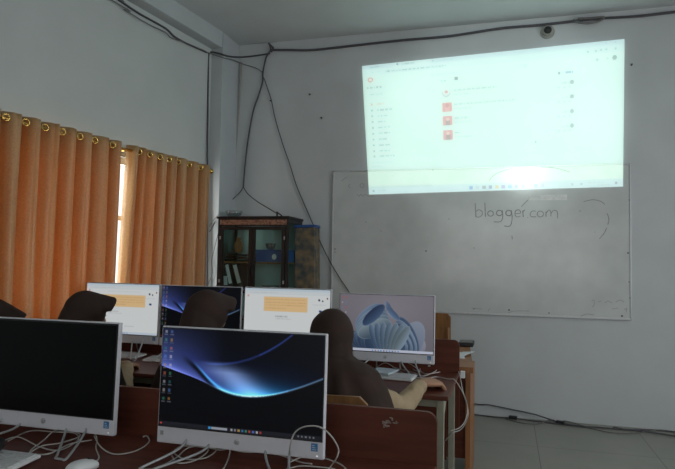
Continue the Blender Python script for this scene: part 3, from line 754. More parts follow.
# ------------------------------------------------------------------ keyboards, mice, papers
def keyboard(label, x, y, rz, z=DESK, w=.40, d=.13, rows=5, cols=15, group=None):
    r = empty('keyboard', (x, y, z), rz); tag(r, label, 'keyboard', group)
    bm = B(); vs = box(bm, -w / 2, w / 2, -d / 2, d / 2, .002, .012, bev=.003)
    for v in bm.verts: v.co.z += (v.co.y + d / 2) * .06
    obj('case', bm, M['whiteplastic'], r)
    bm = B(); kw = (w - .016) / cols; kd = (d - .016) / rows
    for i in range(cols):
        for j in range(rows):
            X = -w / 2 + .008 + i * kw; Y = -d / 2 + .008 + j * kd; zz = .012 + (Y + kd / 2 + d / 2) * .06; box(bm, X + .0012, X + kw - .0012, Y + .0012, Y + kd - .0012, zz - .001, zz + .005)
    o = obj('keys', bm, M['keys'], r); o['kind'] = 'stuff'
    return r
def mouse(label, x, y, z, rz, group=None):
    r = empty('computer_mouse', (x, y, z), rz); tag(r, label, 'mouse', group)
    bm = B(); rings = []
    for k in range(13):
        u = k / 12; yy = -.052 + .104 * u; s = math.sqrt(max(.02, 1 - (2 * u - 1) ** 2)) ** .7; hgt = .034 * s * (1 - .25 * u); ring = []
        for i in range(16):
            a_ = 2 * pi * i / 16; ring.append(V((.030 * s * cos(a_), yy, .001 + max(0, hgt * (.5 + .5 * sin(a_))) if sin(a_) > -.3 else .001)))
        rings.append(ring)
    loft(bm, rings); obj('shell', bm, M['whiteplastic'], r, True)
    bm = B(); tube(bm, [(-.003, .024, .026), (.003, .024, .026)], .006, 10, smooth=False); obj('wheel', bm, M['black'], r)
    return r
p = PZ(85, 469, DESK); mouse('white computer mouse at the bottom edge on the near desk', p.x, p.y - .012, DESK, radians(-14), None)
MOUSE1 = V((p.x + .01, p.y + .04, DESK + .012))
p = PZ(41, 461, DESK); keyboard('white keyboard corner at the bottom left on the near desk', p.x - .2, p.y - .065, radians(0), group=None)
p = PZ(0, 462, DESK)
bm = B(); ellipsoid(bm, (0, 0, .028), .036, .055, .026); o = obj('rounded_black_case', bm, M['black'], None, True); o.location = (p.x - .025, p.y - .02, DESK + .022); tag(o, 'rounded black object lying on the white keyboard at the bottom left corner', 'case')
p = PZ(402.5, 379, DESK); keyboard('white keyboard lying left of the hand on the far desk', p.x - .06, p.y + .0, radians(-6), w=.26, group='keyboards on the far desks')
q = PZ(384, 376, DESK)
bm = boxb(-.075, .05, -.085, .075, 0, .009, rot=Matrix.Rotation(radians(-12), 3, 'Z')); o = obj('booklet', bm, M['paperblue']); o.location = (q.x + .01, q.y, DESK + .023); tag(o, 'pale blue booklet lying on the left half of the keyboard by the hand', 'booklet')
q = PZ(133, 358, DESK); keyboard('white keyboard below the leftmost far monitor', q.x - .13, q.y + .01, radians(2), w=.36, group='keyboards on the far desks')
q = PZ(151, 360, DESK); keyboard('white keyboard below the swoosh monitor of the far row', q.x + .16, q.y + .0, radians(3), w=.36, group='keyboards on the far desks')

# ------------------------------------------------------------------ glass cabinet
CX0, CX1, CY0, CY1, CH = -2.615, -1.915, 5.09, 5.47, 1.735
cb = empty('display_cabinet', ((CX0 + CX1) / 2, (CY0 + CY1) / 2, 0)); tag(cb, 'dark wooden cabinet with two glass doors against the front wall by the column', 'cabinet')
def cbx(name, m, *a, **k):
    par = k.pop('parent', cb); o = obj(name, local(cb, boxb(*a, **k)), M[m], par); return o
bm = B(); T = .022
box(bm, CX0 - .012, CX1 + .012, CY0 - .014, CY1, CH - .022, CH, bev=.003); box(bm, CX0, CX0 + .025, CY0, CY0 + .025, 0, CH - .022); box(bm, CX1 - .025, CX1, CY0, CY0 + .025, 0, CH - .022)
box(bm, CX0, CX0 + .025, CY1 - .025, CY1, 0, CH - .022); box(bm, CX1 - .025, CX1, CY1 - .025, CY1, 0, CH - .022)
box(bm, CX0 + .025, CX1 - .025, CY0, CY0 + .012, CH - .09, CH - .022); box(bm, CX0, CX0 + .02, CY0 + .025, CY1 - .025, .06, .80)
box(bm, CX1 - .02, CX1, CY0 + .025, CY1 - .025, .06, .80); box(bm, CX0 + .025, CX1 - .025, CY0 + .02, CY1 - .01, .06, .08); box(bm, CX1 - .02, CX1, CY0 + .025, CY1 - .025, CH - .06, CH - .022)
box(bm, CX0, CX0 + .02, CY0 + .025, CY1 - .025, CH - .06, CH - .022)
obj('carcass', local(cb, bm), M['darkwood'], cb)
cbx('inlay_strip', 'inlay', CX0 + .02, CX1 - .015, CY0 - .004, CY0 + .002, CH - .078, CH - .032)
cbx('rear_panel', 'cabinside', CX0 + .025, CX1 - .025, CY1 - .012, CY1 - .004, .06, CH - .022)
cbx('side_glass', 'glass', CX1 - .012, CX1 - .008, CY0 + .025, CY1 - .025, .80, CH - .06)
cbx('side_glass', 'glass', CX0 + .008, CX0 + .012, CY0 + .025, CY1 - .025, .80, CH - .06)
SH = [.79, 1.04, 1.315]
for z in SH: cbx('shelf', 'chairwood' if z > 1.2 else 'darkwood', CX0 + .026, CX1 - .026, CY0 + .03, CY1 - .015, z - .014, z)
mid = (CX0 + CX1) / 2
for s, (d0, d1_) in enumerate(((CX0 + .027, mid - .002), (mid + .002, CX1 - .027))):
    dr = empty('door', (0, 0, 0)); dr.parent = cb
    bm = B(); z0_, z1_ = .10, CH - .095; w_ = .030
    for q in ((d0, d1_, z0_, z0_ + w_), (d0, d1_, z1_ - w_, z1_), (d0, d0 + w_, z0_ + w_, z1_ - w_), (d1_ - w_, d1_, z0_ + w_, z1_ - w_)): box(bm, q[0], q[1], CY0 - .012, CY0 + .008, q[2], q[3])
    obj('door_frame', local(cb, bm), M['darkwood'], dr)
    obj('door_glass', local(cb, boxb(d0 + w_, d1_ - w_, CY0 - .003, CY0 + .001, z0_ + w_, z1_ - w_)), M['glass'], dr)
    hx = d1_ - .015 if s == 0 else d0 + .015
    obj('handle', local(cb, boxb(hx - .005, hx + .005, CY0 - .03, CY0 - .012, 1.18, 1.26, bev=.002)), M['black'], dr)
    for hz in (1.52, 1.12): 
        hh = d0 + .004 if s == 0 else d1_ - .004
        obj('hinge', local(cb, boxb(hh - .006, hh + .006, CY0 - .016, CY0 - .012, hz, hz + .03)), M['alu'], dr)
# contents
def ring_binder(label, x, lean, z, h=.26, w=.055):
    r = empty('lever_arch_file', (x, CY0 + .17, z)); r.rotation_euler = (0, radians(lean), 0); tag(r, label, 'file', 'black files leaning on the lower glass shelf')
    obj('cover', boxb(0, w, -.12, .12, 0.001, h, bev=.003), M['file'], r); obj('spine_label', boxb(.009, w - .009, -.1215, -.1195, .05, h - .015), M['paper'], r)
    return r
ring_binder('short black file with white spine at the left of the cabinet', CX0 + .045, -4, SH[1] + .002, .15)
ring_binder('tall leaning black file with white spine, left one in the cabinet', CX0 + .105, -14, SH[1] + .016, .245, .05)
ring_binder('tall leaning black file with white spine, right one in the cabinet', CX0 + .195, -17, SH[1] + .020, .24, .055)
for k in range(3):
    bm = B(); zz = SH[2] + .002 + k * .028; sx = .0 + .012 * k; box(bm, CX0 + .05 + sx, CX0 + .30 - sx, CY0 + .05, CY0 + .27, zz, zz + .012, bev=.003); box(bm, CX0 + .05 + sx, CX0 + .06 + sx, CY0 + .05, CY0 + .27, zz + .011, zz + .024)
    tag(obj('document_tray', bm, M['black']), ['lowest dark tray stacked in the cabinet', 'middle dark tray stacked in the cabinet', 'topmost dark tray stacked in the cabinet'][k], 'tray', 'dark trays in the cabinet')
vz = SH[2] + .002 + 3 * .028
bm = B(); prof = [(.022, 0), (.03, .01), (.04, .05), (.036, .09), (.018, .12), (.022, .145)]
loft(bm, [ell((CX0 + .14, CY0 + .16, vz + h_), r_, r_, 20) for r_, h_ in prof]); tag(obj('vase', bm, M['orangewood'], None, True), 'small yellowish brown vase in the upper left of the cabinet', 'vase')
bx_ = empty('storage_box', (mid + .17, CY0 + .15, SH[2])); tag(bx_, 'blue box with a round white label on the upper right cabinet shelf', 'box')
obj('body', boxb(-.155, .155, -.10, .12, .001, .10, bev=.004), M['blue'], bx_); obj('lid', boxb(-.158, .158, -.103, .123, .1005, .115, bev=.003), M['blue'], bx_)
bm = B(); loft(bm, [ell((.03, -.1005, .05), .022, .026, 20, V((1, 0, 0)), V((0, 0, 1))), ell((.03, -.1035, .05), .022, .026, 20, V((1, 0, 0)), V((0, 0, 1)))]); obj('round_label', bm, M['paper'], bx_)
def bowl(label, x, y, z, r, h, m='clear', name='glass_bowl'):
    bm = B(); loft(bm, [ell((x, y, z + hh), rr, rr, 24) for rr, hh in ((r * .5, 0), (r * .8, h * .3), (r, h), (r * .95, h), (r * .74, h * .34), (r * .4, h * .1))]); return tag(obj(name, bm, M[m], None, True), label, 'bowl')
bowl('clear glass dish standing on the blue box in the cabinet', mid + .12, CY0 + .15, SH[2] + .1155, .05, .06)
bowl('shallow glass bowl on the lower right cabinet shelf', mid + .17, CY0 + .16, SH[1], .13, .06)
bowl('clear plastic bowl on top of the cabinet at its left end', CX0 + .10, CY0 + .12, CH + .001, .085, .06)
bm = B(); tube(bm, [(0, 0, .001), (0, 0, .05)], .009, 8, smooth=False); tube(bm, [(0, 0, .045), (.05, 0, .010)], .006, 8, smooth=False)
p = PY(277, 217, CY0 + .1); o = obj('cable_connector', bm, M['black']); o.location = (p.x, CY0 + .1, CH); tag(o, 'small black cable connector standing on the right of the cabinet top', 'connector')

# patterned tall box
bb = empty('tall_wrapped_box', (-1.80, 5.40, 0)); bb.rotation_euler = (0, radians(-1.5), 0)
tag(bb, 'tall narrow box wrapped in mottled brown cloth with a blue top beside the cabinet', 'box')
obj('wrapped_body', boxb(-.095, .10, -.085, .085, .004, 1.645, bev=.006), M['batik'], bb); obj('blue_lid', boxb(-.10, .105, -.09, .09, 1.646, 1.672, bev=.004), M['blue'], bb)

# ------------------------------------------------------------------ wall things
def disc_thing(bm, c, r, t, n=24): loft(bm, [ell(c, r, r, n, V((1, 0, 0)), V((0, 0, 1))), ell(c + V((0, -t, 0)), r * .92, r * .92, n, V((1, 0, 0)), V((0, 0, 1)))])
p = PY(547.5, 32, D); sc = empty('security_camera', (p.x, D, p.z)); tag(sc, 'small round security camera with a black lens high on the front wall', 'camera')
bm = B(); disc_thing(bm, V((0, -.001, 0)), .062, .018); obj('base_ring', bm, M['pipe'], sc, True)
bm = B(); disc_thing(bm, V((0, -.019, 0)), .046, .03); obj('housing', bm, M['pipe'], sc, True)
bm = B(); ellipsoid(bm, (0, -.045, 0), .034, .024, .034); obj('lens', bm, M['black'], sc, True)
bm = B(); tube(bm, [PY(241, 62, D - .012), PY(240, 90, D - .012), PY(237, 130, D - .012), PY(235, 160, D - .012), PY(234, 200, D - .012), PY(233, 235, D - .012)], .010, 8)
tag(obj('conduit_pipe', bm, M['pipe'], None, True), 'thin tan cable conduit running down the corner beside the column', 'pipe')
for i, (x, y) in enumerate(((310, 94.6), (271, 101), (631.5, 65), (321.7, 118))):
    p = PY(x, y, D); bm = B(); tube(bm, [(0, -.022, 0), (0, 0, 0)], .007, 8, smooth=False); o = obj('wall_nail', bm, M['mark']); o.location = (p.x, D, p.z)
    tag(o, ['dark nail in the wall left of the projection', 'dark nail where the thin cable hangs above the cabinet', 'dark nail right of the projection', 'tiny dark nail below left of the projection'][i], 'nail', 'nails in the front wall')

# ------------------------------------------------------------------ wall cables
f = D - .018
cable('cable_bundle', [WL(6.5, .015, PW(100, -12, .015).z + .02), WL(4, .015, PW(100, -12, .015).z + .01), PW(100, -12, .015), PW(119, 0, .015), PW(140, 14, .015), PW(165, 28, .015), PW(175, 37, .015), PW(188, 44, .015), PW(203, 50.5, .02), PY(208, 53, 5.145), PY(212, 52, 5.15), PY(219.5, 53.5, 5.14), PX(224, 55, -2.63), PX(230, 56.5, -2.63), PX(235, 57, -2.63), PY(243, 57, f), PY(255, 55.8, f), PY(270, 53.5, f)], .0085, 'blackcable', 'black cable bundle along the top of the left wall and around the column')
cable('cable_bundle', [PY(270, 50, f), PY(290, 50, f), PY(312, 50, f), PY(350, 46, f), PY(400, 40.5, f), PY(450, 36, f), PY(500, 28.5, f), PY(540, 25, f), PY(575, 21, f), PY(600, 18.5, f), PY(640, 16, f), PY(675, 12, f), PY(720, 8, f)], .012, 'blackcable', 'thick black cable bundle along the top of the front wall')
cable('thin_cable', [WL(6.5, .02, PW(108, -2, .03).z + .03), WL(4, .02, PW(108, -2, .03).z), PW(108, -2, .03), PW(125, 10, .03), PW(150, 25, .03), PW(165, 32, .03), PW(172, 38, .03), PW(188, 43.5, .03), PW(205, 51.5, .03), PY(212, 54, 5.14), PY(219.5, 56.5, 5.14), PX(224, 58, -2.64), PX(233, 60, -2.64), PY(243, 64, f), PY(256, 68, f), PY(262, 72, f)], .0045, 'greycable', 'thin grey cable sagging below the cable bundle in the corner')
cable('tie_wrap_cable', [PY(573, 20, f - .01), PY(580, 22.5, f - .02), PY(590, 23, f - .02), PY(600, 20.5, f - .01), PY(604, 17, f - .01), PY(590, 18, f - .02), PY(578, 18.5, f - .015)], .009, 'greycable', 'knot of grey tape and cable on the bundle above the projection', per=5)
cable('vertical_cable', [PY(209, 53, 5.12), PY(208.4, 62, 5.12), PY(208, 100, 5.12), PY(207.4, 150, 5.12), PY(207.4, 168, 5.12), PY(207, 230, 5.12), PY(206.6, 330, 5.12)], .008, 'blackcable', 'black cable running straight down the left side of the column')
cable('hanging_cable', [PY(269.5, 45, f - .01), PY(270.5, 50, f - .01), PY(266, 58, f), PY(263, 72, f), PY(262.5, 82, f), PY(258, 97, f), PY(253, 112, f), PY(248, 140, f), PY(245, 165, f), PY(243.3, 187, f)], .008, 'blackcable', 'thick black cable hanging from the ceiling corner down towards the cabinet')
cable('ceiling_hook_cable', [PY(268.5, 43, f - .03), PY(271, 46, f - .02), PY(273, 48, f - .01), PY(271, 52, f - .01)], .011, 'blackcable', 'knotted cable end at the top of the hanging cable', per=5)
cable('hanging_cable', [PY(243.3, 187, f - .01), PY(240, 192, f - .02), PY(232, 200, f - .05), PY(224, 208, f - .1), PY(219, 213, f - .14), PY(214, 224, 5.13), PY(209.5, 232, 5.12)], .005, 'blackcable', 'thin black cable branching left from the hanging cable past the column')
cable('hanging_cable', [PY(243.3, 187, f - .01), PY(248, 194, f - .03), PY(258, 202, f - .1), PY(268, 208, CY0 + .2), PY(276, 213, CY0 + .1)], .005, 'blackcable', 'thin black cable branching right from the hanging cable to the cabinet top')
cable('thin_cable', [PY(264, 78, f), PY(268, 90, f), PY(271.5, 101, f), PY(275, 118, f), PY(283, 145, f), PY(289, 162, f), PY(297, 187, f), PY(309, 215, f), PY(315, 229, f), PY(323, 248, f), PY(333, 267, f - .02), PY(341, 280, f - .02), PY(349, 292, f - .02), PY(352, 300, f - .02)], .0048, 'blackcable', 'thin black cable slanting down the wall to the whiteboard corner')
cable('thin_cable', [PY(219, 214, 5.14), PY(213, 221, 5.14), PY(209, 227, 5.13)], .003, 'greycable', 'short thin cable crossing the column above the curtain end')
cable('thin_cable', [PY(218.5, 232, 5.15), PY(214, 250, 5.14), PY(211.5, 262, 5.14), PY(212.5, 272, 5.14), PY(208.5, 284, 5.14)], .0035, 'greycable', 'thin wavy cable on the column left of the cabinet')
# floor cables
def fl(pts, z=.006): return [PZ(x, y, z) for x, y in pts]
cable('floor_cable', [V((-.60, 4.66, .63)), V((-.55, 4.95, .50)), V((-.45, 5.3, .38)), PY(471, 401.5, 5.505), PY(490, 405, 5.505), PY(512, 409.5, 5.50), PY(535, 414.5, 5.49)] + fl([(558, 422), (578, 426), (600, 427.5), (640, 431), (675, 436), (700, 440)], .008), .006, 'blackcable', 'black cable dropping from the table along the foot of the front wall')
cable('floor_cable', fl([(455, 414), (475, 414.6), (495, 417), (515, 418.5), (535, 421), (560, 424), (590, 427), (630, 429.5), (660, 430.5), (690, 434)]), .0055, 'blackcable', 'black cable lying closest to the wall on the tiled floor')
cable('floor_cable', fl([(505, 418.5), (522, 423), (538, 423.5), (553, 420), (570, 422), (590, 428), (612, 432.5), (635, 433), (660, 430), (680, 433)]), .0045, 'greycable', 'thin grey cable curling over the tiled floor by the wall')
for i, (x, y) in enumerate(((513, 418.6), (560, 423.6), (617, 428.4))):
    p = PZ(x, y, 0); bm = boxb(-.035, .035, -.02, .02, .0, .028 if i < 2 else .012, bev=.006); o = obj('cable_junction_box', bm, M['black']); o.location = (p.x, p.y - .02, .0); o.rotation_euler = (0, 0, radians(-8 - 12 * i))
    tag(o, ['small black junction box on the floor cable nearest the table', 'small black junction box on the middle of the floor cable', 'flat black clip on the floor cable farthest right'][i], 'junction box', 'junction boxes on the floor cables')

# ------------------------------------------------------------------ white desk cables
def dk(pts, z=.005): return [PZ(x, y, DESK + (z if len(q_) == 2 else q_[2])) for q_ in pts for x, y in [q_[:2]]]
GW = 'white cables on the near desks'
cable('white_cable', dk([(0, 442), (18, 437), (40, 447), (60, 450), (78, 440), (74, 433, .01), (55, 432, .02), (30, 431), (8, 441)], .006), .0023, 'whitecable', 'white cable coiled under the left half of the switched-off monitor', GW)
cable('white_cable', dk([(5, 461), (25, 455), (42, 446), (60, 443), (80, 436), (72, 431, .02), (56, 430, .03), (44, 440), (30, 452), (48, 454), (70, 444), (92, 440)], .010), .0023, 'whitecable', 'white cable running from the keyboard under the switched-off monitor', GW)
cable('white_cable', [MOUSE1 + V((0, .0, 0))] + dk([(99, 457), (96, 448), (97, 440), (95, 434, .015), (90, 432, .03)], .005), .0023, 'whitecable', 'short white mouse cable leading up from the mouse', GW)
cable('white_cable', dk([(94, 436, .02), (100, 446), (110, 453), (122, 454), (138, 450), (149, 442), (147, 436), (143, 437)], .005), .0023, 'whitecable', 'white cable looping on the desk between the two near monitors', GW)
cable('white_cable', dk([(162, 466), (176, 458), (188, 448), (205, 446), (216, 450), (205, 458), (185, 459), (174, 452), (184, 446), (208, 449), (196, 460), (178, 463), (172, 456)], .006), .0023, 'whitecable', 'white cable bundled under the left of the swoosh monitor', GW)
cable('white_cable', dk([(206, 447), (220, 450), (229, 449, .02), (229, 456), (224, 468), (214, 478)], .005), .0023, 'whitecable', 'white cable trailing forward under the middle of the swoosh monitor', GW)
cable('white_cable', dk([(226, 448, .02), (245, 452), (262, 452), (280, 455), (300, 462), (312, 464)], .006), .0023, 'whitecable', 'white cable running across under the swoosh monitor', GW)
yl_ = 1.70
loop = [PZ(286, 474, DESK + .004), PZ(289, 462, DESK + .01), PY(290, 447, yl_), PY(294, 434, yl_ - .005), PY(302, 427.5, yl_ - .01), PY(315, 426, yl_ - .01), PY(325, 430, yl_ - .005), PY(334, 440, yl_), PY(338.5, 450, yl_ + .02), PY(336, 459, yl_ + .02), PZ(331, 466, DESK + .005), PZ(326, 474, DESK + .004)]
cable('white_cable', loop, .0023, 'whitecable', 'white cable arching in front of the lower right corner of the swoosh monitor', GW)
cable('white_cable', dk([(290, 462), (303, 457), (322, 458), (338, 463), (346, 470), (340, 478)], .008), .0023, 'whitecable', 'white cable curving right of the swoosh monitor foot', GW)
cable('white_cable', dk([(284, 470), (300, 466), (318, 467), (334, 469), (340, 474)], .005), .0023, 'whitecable', 'white cable lying lowest right below the swoosh monitor', GW)
GF = 'white cables on the far desks'
cable('white_cable', dk([(372, 364), (388, 366), (404, 370), (418, 374), (424, 376), (434, 372), (437, 368), (428, 365), (420, 369), (426, 374), (440, 372)], .008), .0027, 'whitecable', 'white cable tangled on the far desk behind the hand', GF)
cable('white_cable', dk([(377, 367), (386, 363, .04), (398, 370), (412, 377), (430, 378)], .006), .0027, 'whitecable', 'white cable zigzagging behind the far keyboard', GF)
cable('white_cable', dk([(395, 363, .03), (408, 367), (420, 372), (412, 365, .03), (404, 362, .04)], .006), .0027, 'whitecable', 'short white cable under the petals monitor', GF)
cable('white_cable', dk([(428, 366, .03), (440, 366, .02), (450, 366.5, .012), (457, 370, .004)], 0) + [V((-.262, 3.50, DESK + .006)), V((-.24, 3.42, .62)), PY(468, 410, 3.2), PY(466, 422, 3.2), PY(460, 430, 3.2), PY(452, 433, 3.18), V((-.31, 3.2, .40))], .0027, 'whitecable', 'white cable hanging over the desk end, outer loop beside the table', GF)
cable('white_cable', dk([(420, 380), (436, 377), (448, 379)], .006) + [V((-.273, 3.32, DESK + .010)), PY(464, 395, 3.3), PY(467.5, 408, 3.2), PY(465, 421, 3.15), PY(459, 428, 3.12), PY(450, 431, 3.1)], .0027, 'whitecable', 'white cable hanging over the desk end, inner loop nearest the hand', GF)
cable('white_cable', dk([(124, 345), (132, 350), (140, 343, .02), (150, 350), (157, 344, .02)], .005), .0027, 'whitecable', 'white cable tangled under the leftmost far monitor', GF)

# ------------------------------------------------------------------ people
def hand(bm, wrist, fwd, side, dn, s=1.0, curl=35, thumb=1):
    """palm and five unequal bent fingers; side points to the little finger, dn to the palm face"""
    fwd, side, dn = V(fwd).normalized(), V(side).normalized(), V(dn).normalized()
    L = [(.066, .036, .022, .017), (.070, .040, .025, .018), (.066, .036, .023, .017), (.058, .028, .018, .015)]
    for k in range(4):
        o = (k - 1.5) * .0205 * s
        base = wrist + side * (o * .45) + fwd * .008 * s; kn = wrist + fwd * (L[k][0] + .012) * s + side * o
        capsule(bm, base, .0125 * s, kn, .0105 * s)
        ang = radians(curl * .35 + 5 * k); p0 = kn
        for j, ln in enumerate(L[k][1:]):
            ang += radians(curl * .55 if j else curl * .3)
            p1 = p0 + (fwd * cos(ang) + dn * sin(ang)) * ln * s; capsule(bm, p0, (.0092 - .0008 * j) * s, p1, (.0086 - .0008 * j) * s); p0 = p1
    capsule(bm, wrist + fwd * .01 * s, .015 * s, wrist + fwd * .06 * s, .014 * s)
    t0 = wrist + fwd * .014 * s - side * .020 * s; t1 = wrist + fwd * .045 * s - side * .040 * s + dn * .008 * s; t2 = t1 + (fwd * .8 - side * .25 + dn * .3).normalized() * .032 * s; t3 = t2 + (fwd * .95 + side * .15 + dn * .35).normalized() * .024 * s
    capsule(bm, t0, .014 * s, t1, .0115 * s); capsule(bm, t1, .0105 * s, t2, .0095 * s); capsule(bm, t2, .0092 * s, t3, .0078 * s)
def person(label, head, yaw, pitch, hip, sh_w, rel, rwr, lel, lwr, rhd, lhd, voxel=.0065, cape=None, brim=True, curl=38, hs=1.0, cuff=(.93, .042)):
    head, hip = V(head), V(hip)
    root = empty('person', (hip.x, hip.y, 0)); tag(root, label, 'person', 'seated people in dark brown hijabs')
    Rh = Matrix.Rotation(yaw, 3, 'Z') @ Matrix.Rotation(-pitch, 3, 'X')
    def hp(x, y, z): return head + Rh @ V((x, y, z))
    off = V((hip.x, hip.y, 0))
    neck = V((head.x * .75 + hip.x * .25, head.y - .05, head.z - .20))
    sh = {s: V((neck.x + s * sh_w, neck.y - .01, neck.z - .035)) for s in (-1, 1)}
    bm = B()
    # head with face
    ellipsoid(bm, hp(0, -.008, .02), .074, .090, .088, Rh); ellipsoid(bm, hp(0, .012, -.035), .058, .068, .075, Rh); ellipsoid(bm, hp(0, .045, -.085), .026, .026, .020, Rh)
    capsule(bm, hp(0, .078, .015), .008, hp(0, .098, -.022), .012); capsule(bm, hp(-.012, .088, -.028), .008, hp(.012, .088, -.028), .008)
    capsule(bm, hp(-.018, .078, -.052), .007, hp(.018, .078, -.052), .007); capsule(bm, hp(-.014, .076, -.062), .0075, hp(.014, .076, -.062), .0075)
    capsule(bm, hp(-.040, .072, .028), .009, hp(.040, .072, .028), .009)
    for s in (-1, 1):
        ellipsoid(bm, hp(s * .030, .070, .008), .015, .012, .011, Rh, 12, 8); ellipsoid(bm, hp(s * .076, -.005, -.008), .010, .020, .032, Rh, 12, 8); ellipsoid(bm, hp(s * .036, .052, -.028), .026, .022, .026, Rh, 12, 8)
    capsule(bm, hp(0, -.02, -.06), .052, neck, .055)
    # trunk
    chest = neck + V((0, .0, -.13)); waist = hip.lerp(chest, .45)
    rings = [ell(hip + V((0, .0, -.08)), .12, .10), ell(hip, .155, .115), ell(waist, .12, .09), ell(chest, .145, .10), ell(neck + V((0, 0, -.045)), sh_w * .85, .07), ell(neck, .05, .05)]
    loft(bm, rings)
    for s, el, wr in ((1, rel, rwr), (-1, lel, lwr)):
        el, wr = V(el), V(wr); capsule(bm, sh[s], .048, el, .036); capsule(bm, el, .036, wr, .024)
        kn = V((hip.x + s * .10, hip.y + .40, .49)); an = V((hip.x + s * .10, hip.y + .44, .09)); capsule(bm, hip + V((s * .08, .02, -.02)), .082, kn, .056); capsule(bm, kn, .054, an, .034)
        capsule(bm, an + V((0, -.03, -.045)), .030, an + V((0, .14, -.055)), .025)
    hand(bm, V(rwr), V(rhd[0]), V(rhd[1]), V(rhd[2]), s=hs, curl=curl); hand(bm, V(lwr), V(lhd[0]), V(lhd[1]), V(lhd[2]), curl=18)
    me = evalmesh(bm, voxel, 3); me.transform(Matrix.Translation(-off)); obj('body', me, M['skin'], root, True)
    for s in (-1, 1):
        bm = B(); ellipsoid(bm, hp(s * .030, .079, .009) - off, .0095, .005, .0055, Rh, 10, 6); obj('eye', bm, M['eye'], root, True)
    # beige uniform shirt
    bm = B()
    loft(bm, [ell(hip + V((0, 0, -.02)), .175, .135), ell(waist, .145, .115), ell(chest, .165, .122), ell(neck + V((0, 0, -.045)), sh_w * .92, .086), ell(neck + V((0, 0, .0)), .065, .062)])
    for s, el, wr in ((1, rel, rwr), (-1, lel, lwr)):
        el, wr = V(el), V(wr); capsule(bm, sh[s], .062, el, .056); capsule(bm, el, .056, el.lerp(wr, cuff[0]), cuff[1])
    def wr_(co, n):
        return co + n * (.006 * noise.noise(co * 16) + .003 * noise.noise(co * 45))
    me = evalmesh(bm, .009, 4, wr_); me.transform(Matrix.Translation(-off)); obj('shirt', me, M['uniform'], root, True, label='beige long-sleeved uniform shirt')
    bm = B()
    loft(bm, [ell(hip + V((0, 0, -.105)), .16, .13), ell(hip + V((0, 0, -.0)), .17, .13), ell(hip + V((0, 0, .03)), .15, .12)])
    kn = V((hip.x, hip.y + .42, .485)); 
    for s in (-1, 1):
        k1 = V((hip.x + s * .10, hip.y + .40, .49)); capsule(bm, hip + V((s * .08, .02, -.02)), .095, k1, .070); capsule(bm, k1, .068, V((hip.x + s * .11, hip.y + .43, .16)), .075)
    capsule(bm, hip + V((0, .1, -.03)), .07, V((hip.x, hip.y + .40, .47)), .06); capsule(bm, V((hip.x, hip.y + .40, .47)), .06, V((hip.x, hip.y + .43, .16)), .07)
    me = evalmesh(bm, .010, 5); me.transform(Matrix.Translation(-off)); obj('skirt', me, M['skirt'], root, True, label='long brown skirt')
    # hijab
    bm = B()
    ellipsoid(bm, hp(0, -.016, .012), .099, .106, .108, Rh, 28, 20); capsule(bm, hp(0, -.020, -.030), .095, hp(0, -.02, -.11), .099); capsule(bm, hp(0, -.020, -.035), .090, neck + V((0, -.005, .03)), .085); capsule(bm, hp(0, -.045, -.01), .085, neck + V((0, -.07, .03)), .11) if brim else None
    cp = cape or ((.06, .10, .09), (.02, .165, .105), (-.04, .225, .13), (-.17, .265, .165), (-.26, .27, .17))
    rings = [ell(neck + V((0, .015 * 0, dz_)), ax, ay, 40) for dz_, ax, ay in cp]; loft(bm, rings)
    if brim:
        N2 = 16; pts = []
        for k in range(N2 + 1):
            a_ = radians(-72 + 144 * k / N2); pts.append((a_, hp(sin(a_) * .084, .050 + .012 * cos(a_), .002 + .102 * cos(a_))))
        rings = []
        for a_, p_ in pts:
            fw = Rh @ V((0, 1, 0)); rad = Rh @ V((sin(a_), 0, cos(a_))); ln = .022 + .044 * max(0, cos(a_)) ** 1.5
            rings.append([p_ - fw * .05 - rad * .022, p_ - fw * .05 + rad * .014, p_ + fw * ln + rad * .008, p_ + fw * ln - rad * .012])
        loft(bm, rings)
    zt = neck.z + .02
    def fold(co, n):
        dz_ = max(0, min(1, (zt - co.z + .10) / .30)); an_ = math.atan2(co.y - neck.y, co.x - neck.x)
        k = sin(an_ * 11 + 3 * noise.noise(co * 5)) * .012 + noise.noise(co * 12) * .006
        return co + n * (k * dz_ + .0025 * noise.noise(co * 20))
    me = evalmesh(bm, .0075, 4, fold)
    # open the face: drop cloth in front of the face plane
    b2 = B(); b2.from_mesh(me); inv = Rh.inverted()
    kill = []
    for v in b2.verts:
        l = inv @ (v.co - head)
        if l.y > .045 and ((l.x) / .050) ** 2 + ((l.z + .022) / .080) ** 2 < 1: kill.append(v)
    bmesh.ops.delete(b2, geom=kill, context='VERTS'); b2.to_mesh(me); b2.free()
    me.transform(Matrix.Translation(-off)); o = obj('hijab', me, M['hijab'], root, True, label='dark brown hijab draped over head and shoulders')
    so = o.modifiers.new('cloth', 'SOLIDIFY'); so.thickness = .004; so.offset = -1
    # shoes
    for s in (-1, 1):
        bm = B(); an = V((hip.x + s * .10, hip.y + .44, .09)) - off; capsule(bm, an + V((0, -.03, -.040)), .036, an + V((0, .15, -.050)), .032)
        for v in bm.verts: v.co.z = max(v.co.z, .003)
        obj('shoe', bm, M['shoe'], root, True)
    return root
dn = (0, 0, -1)
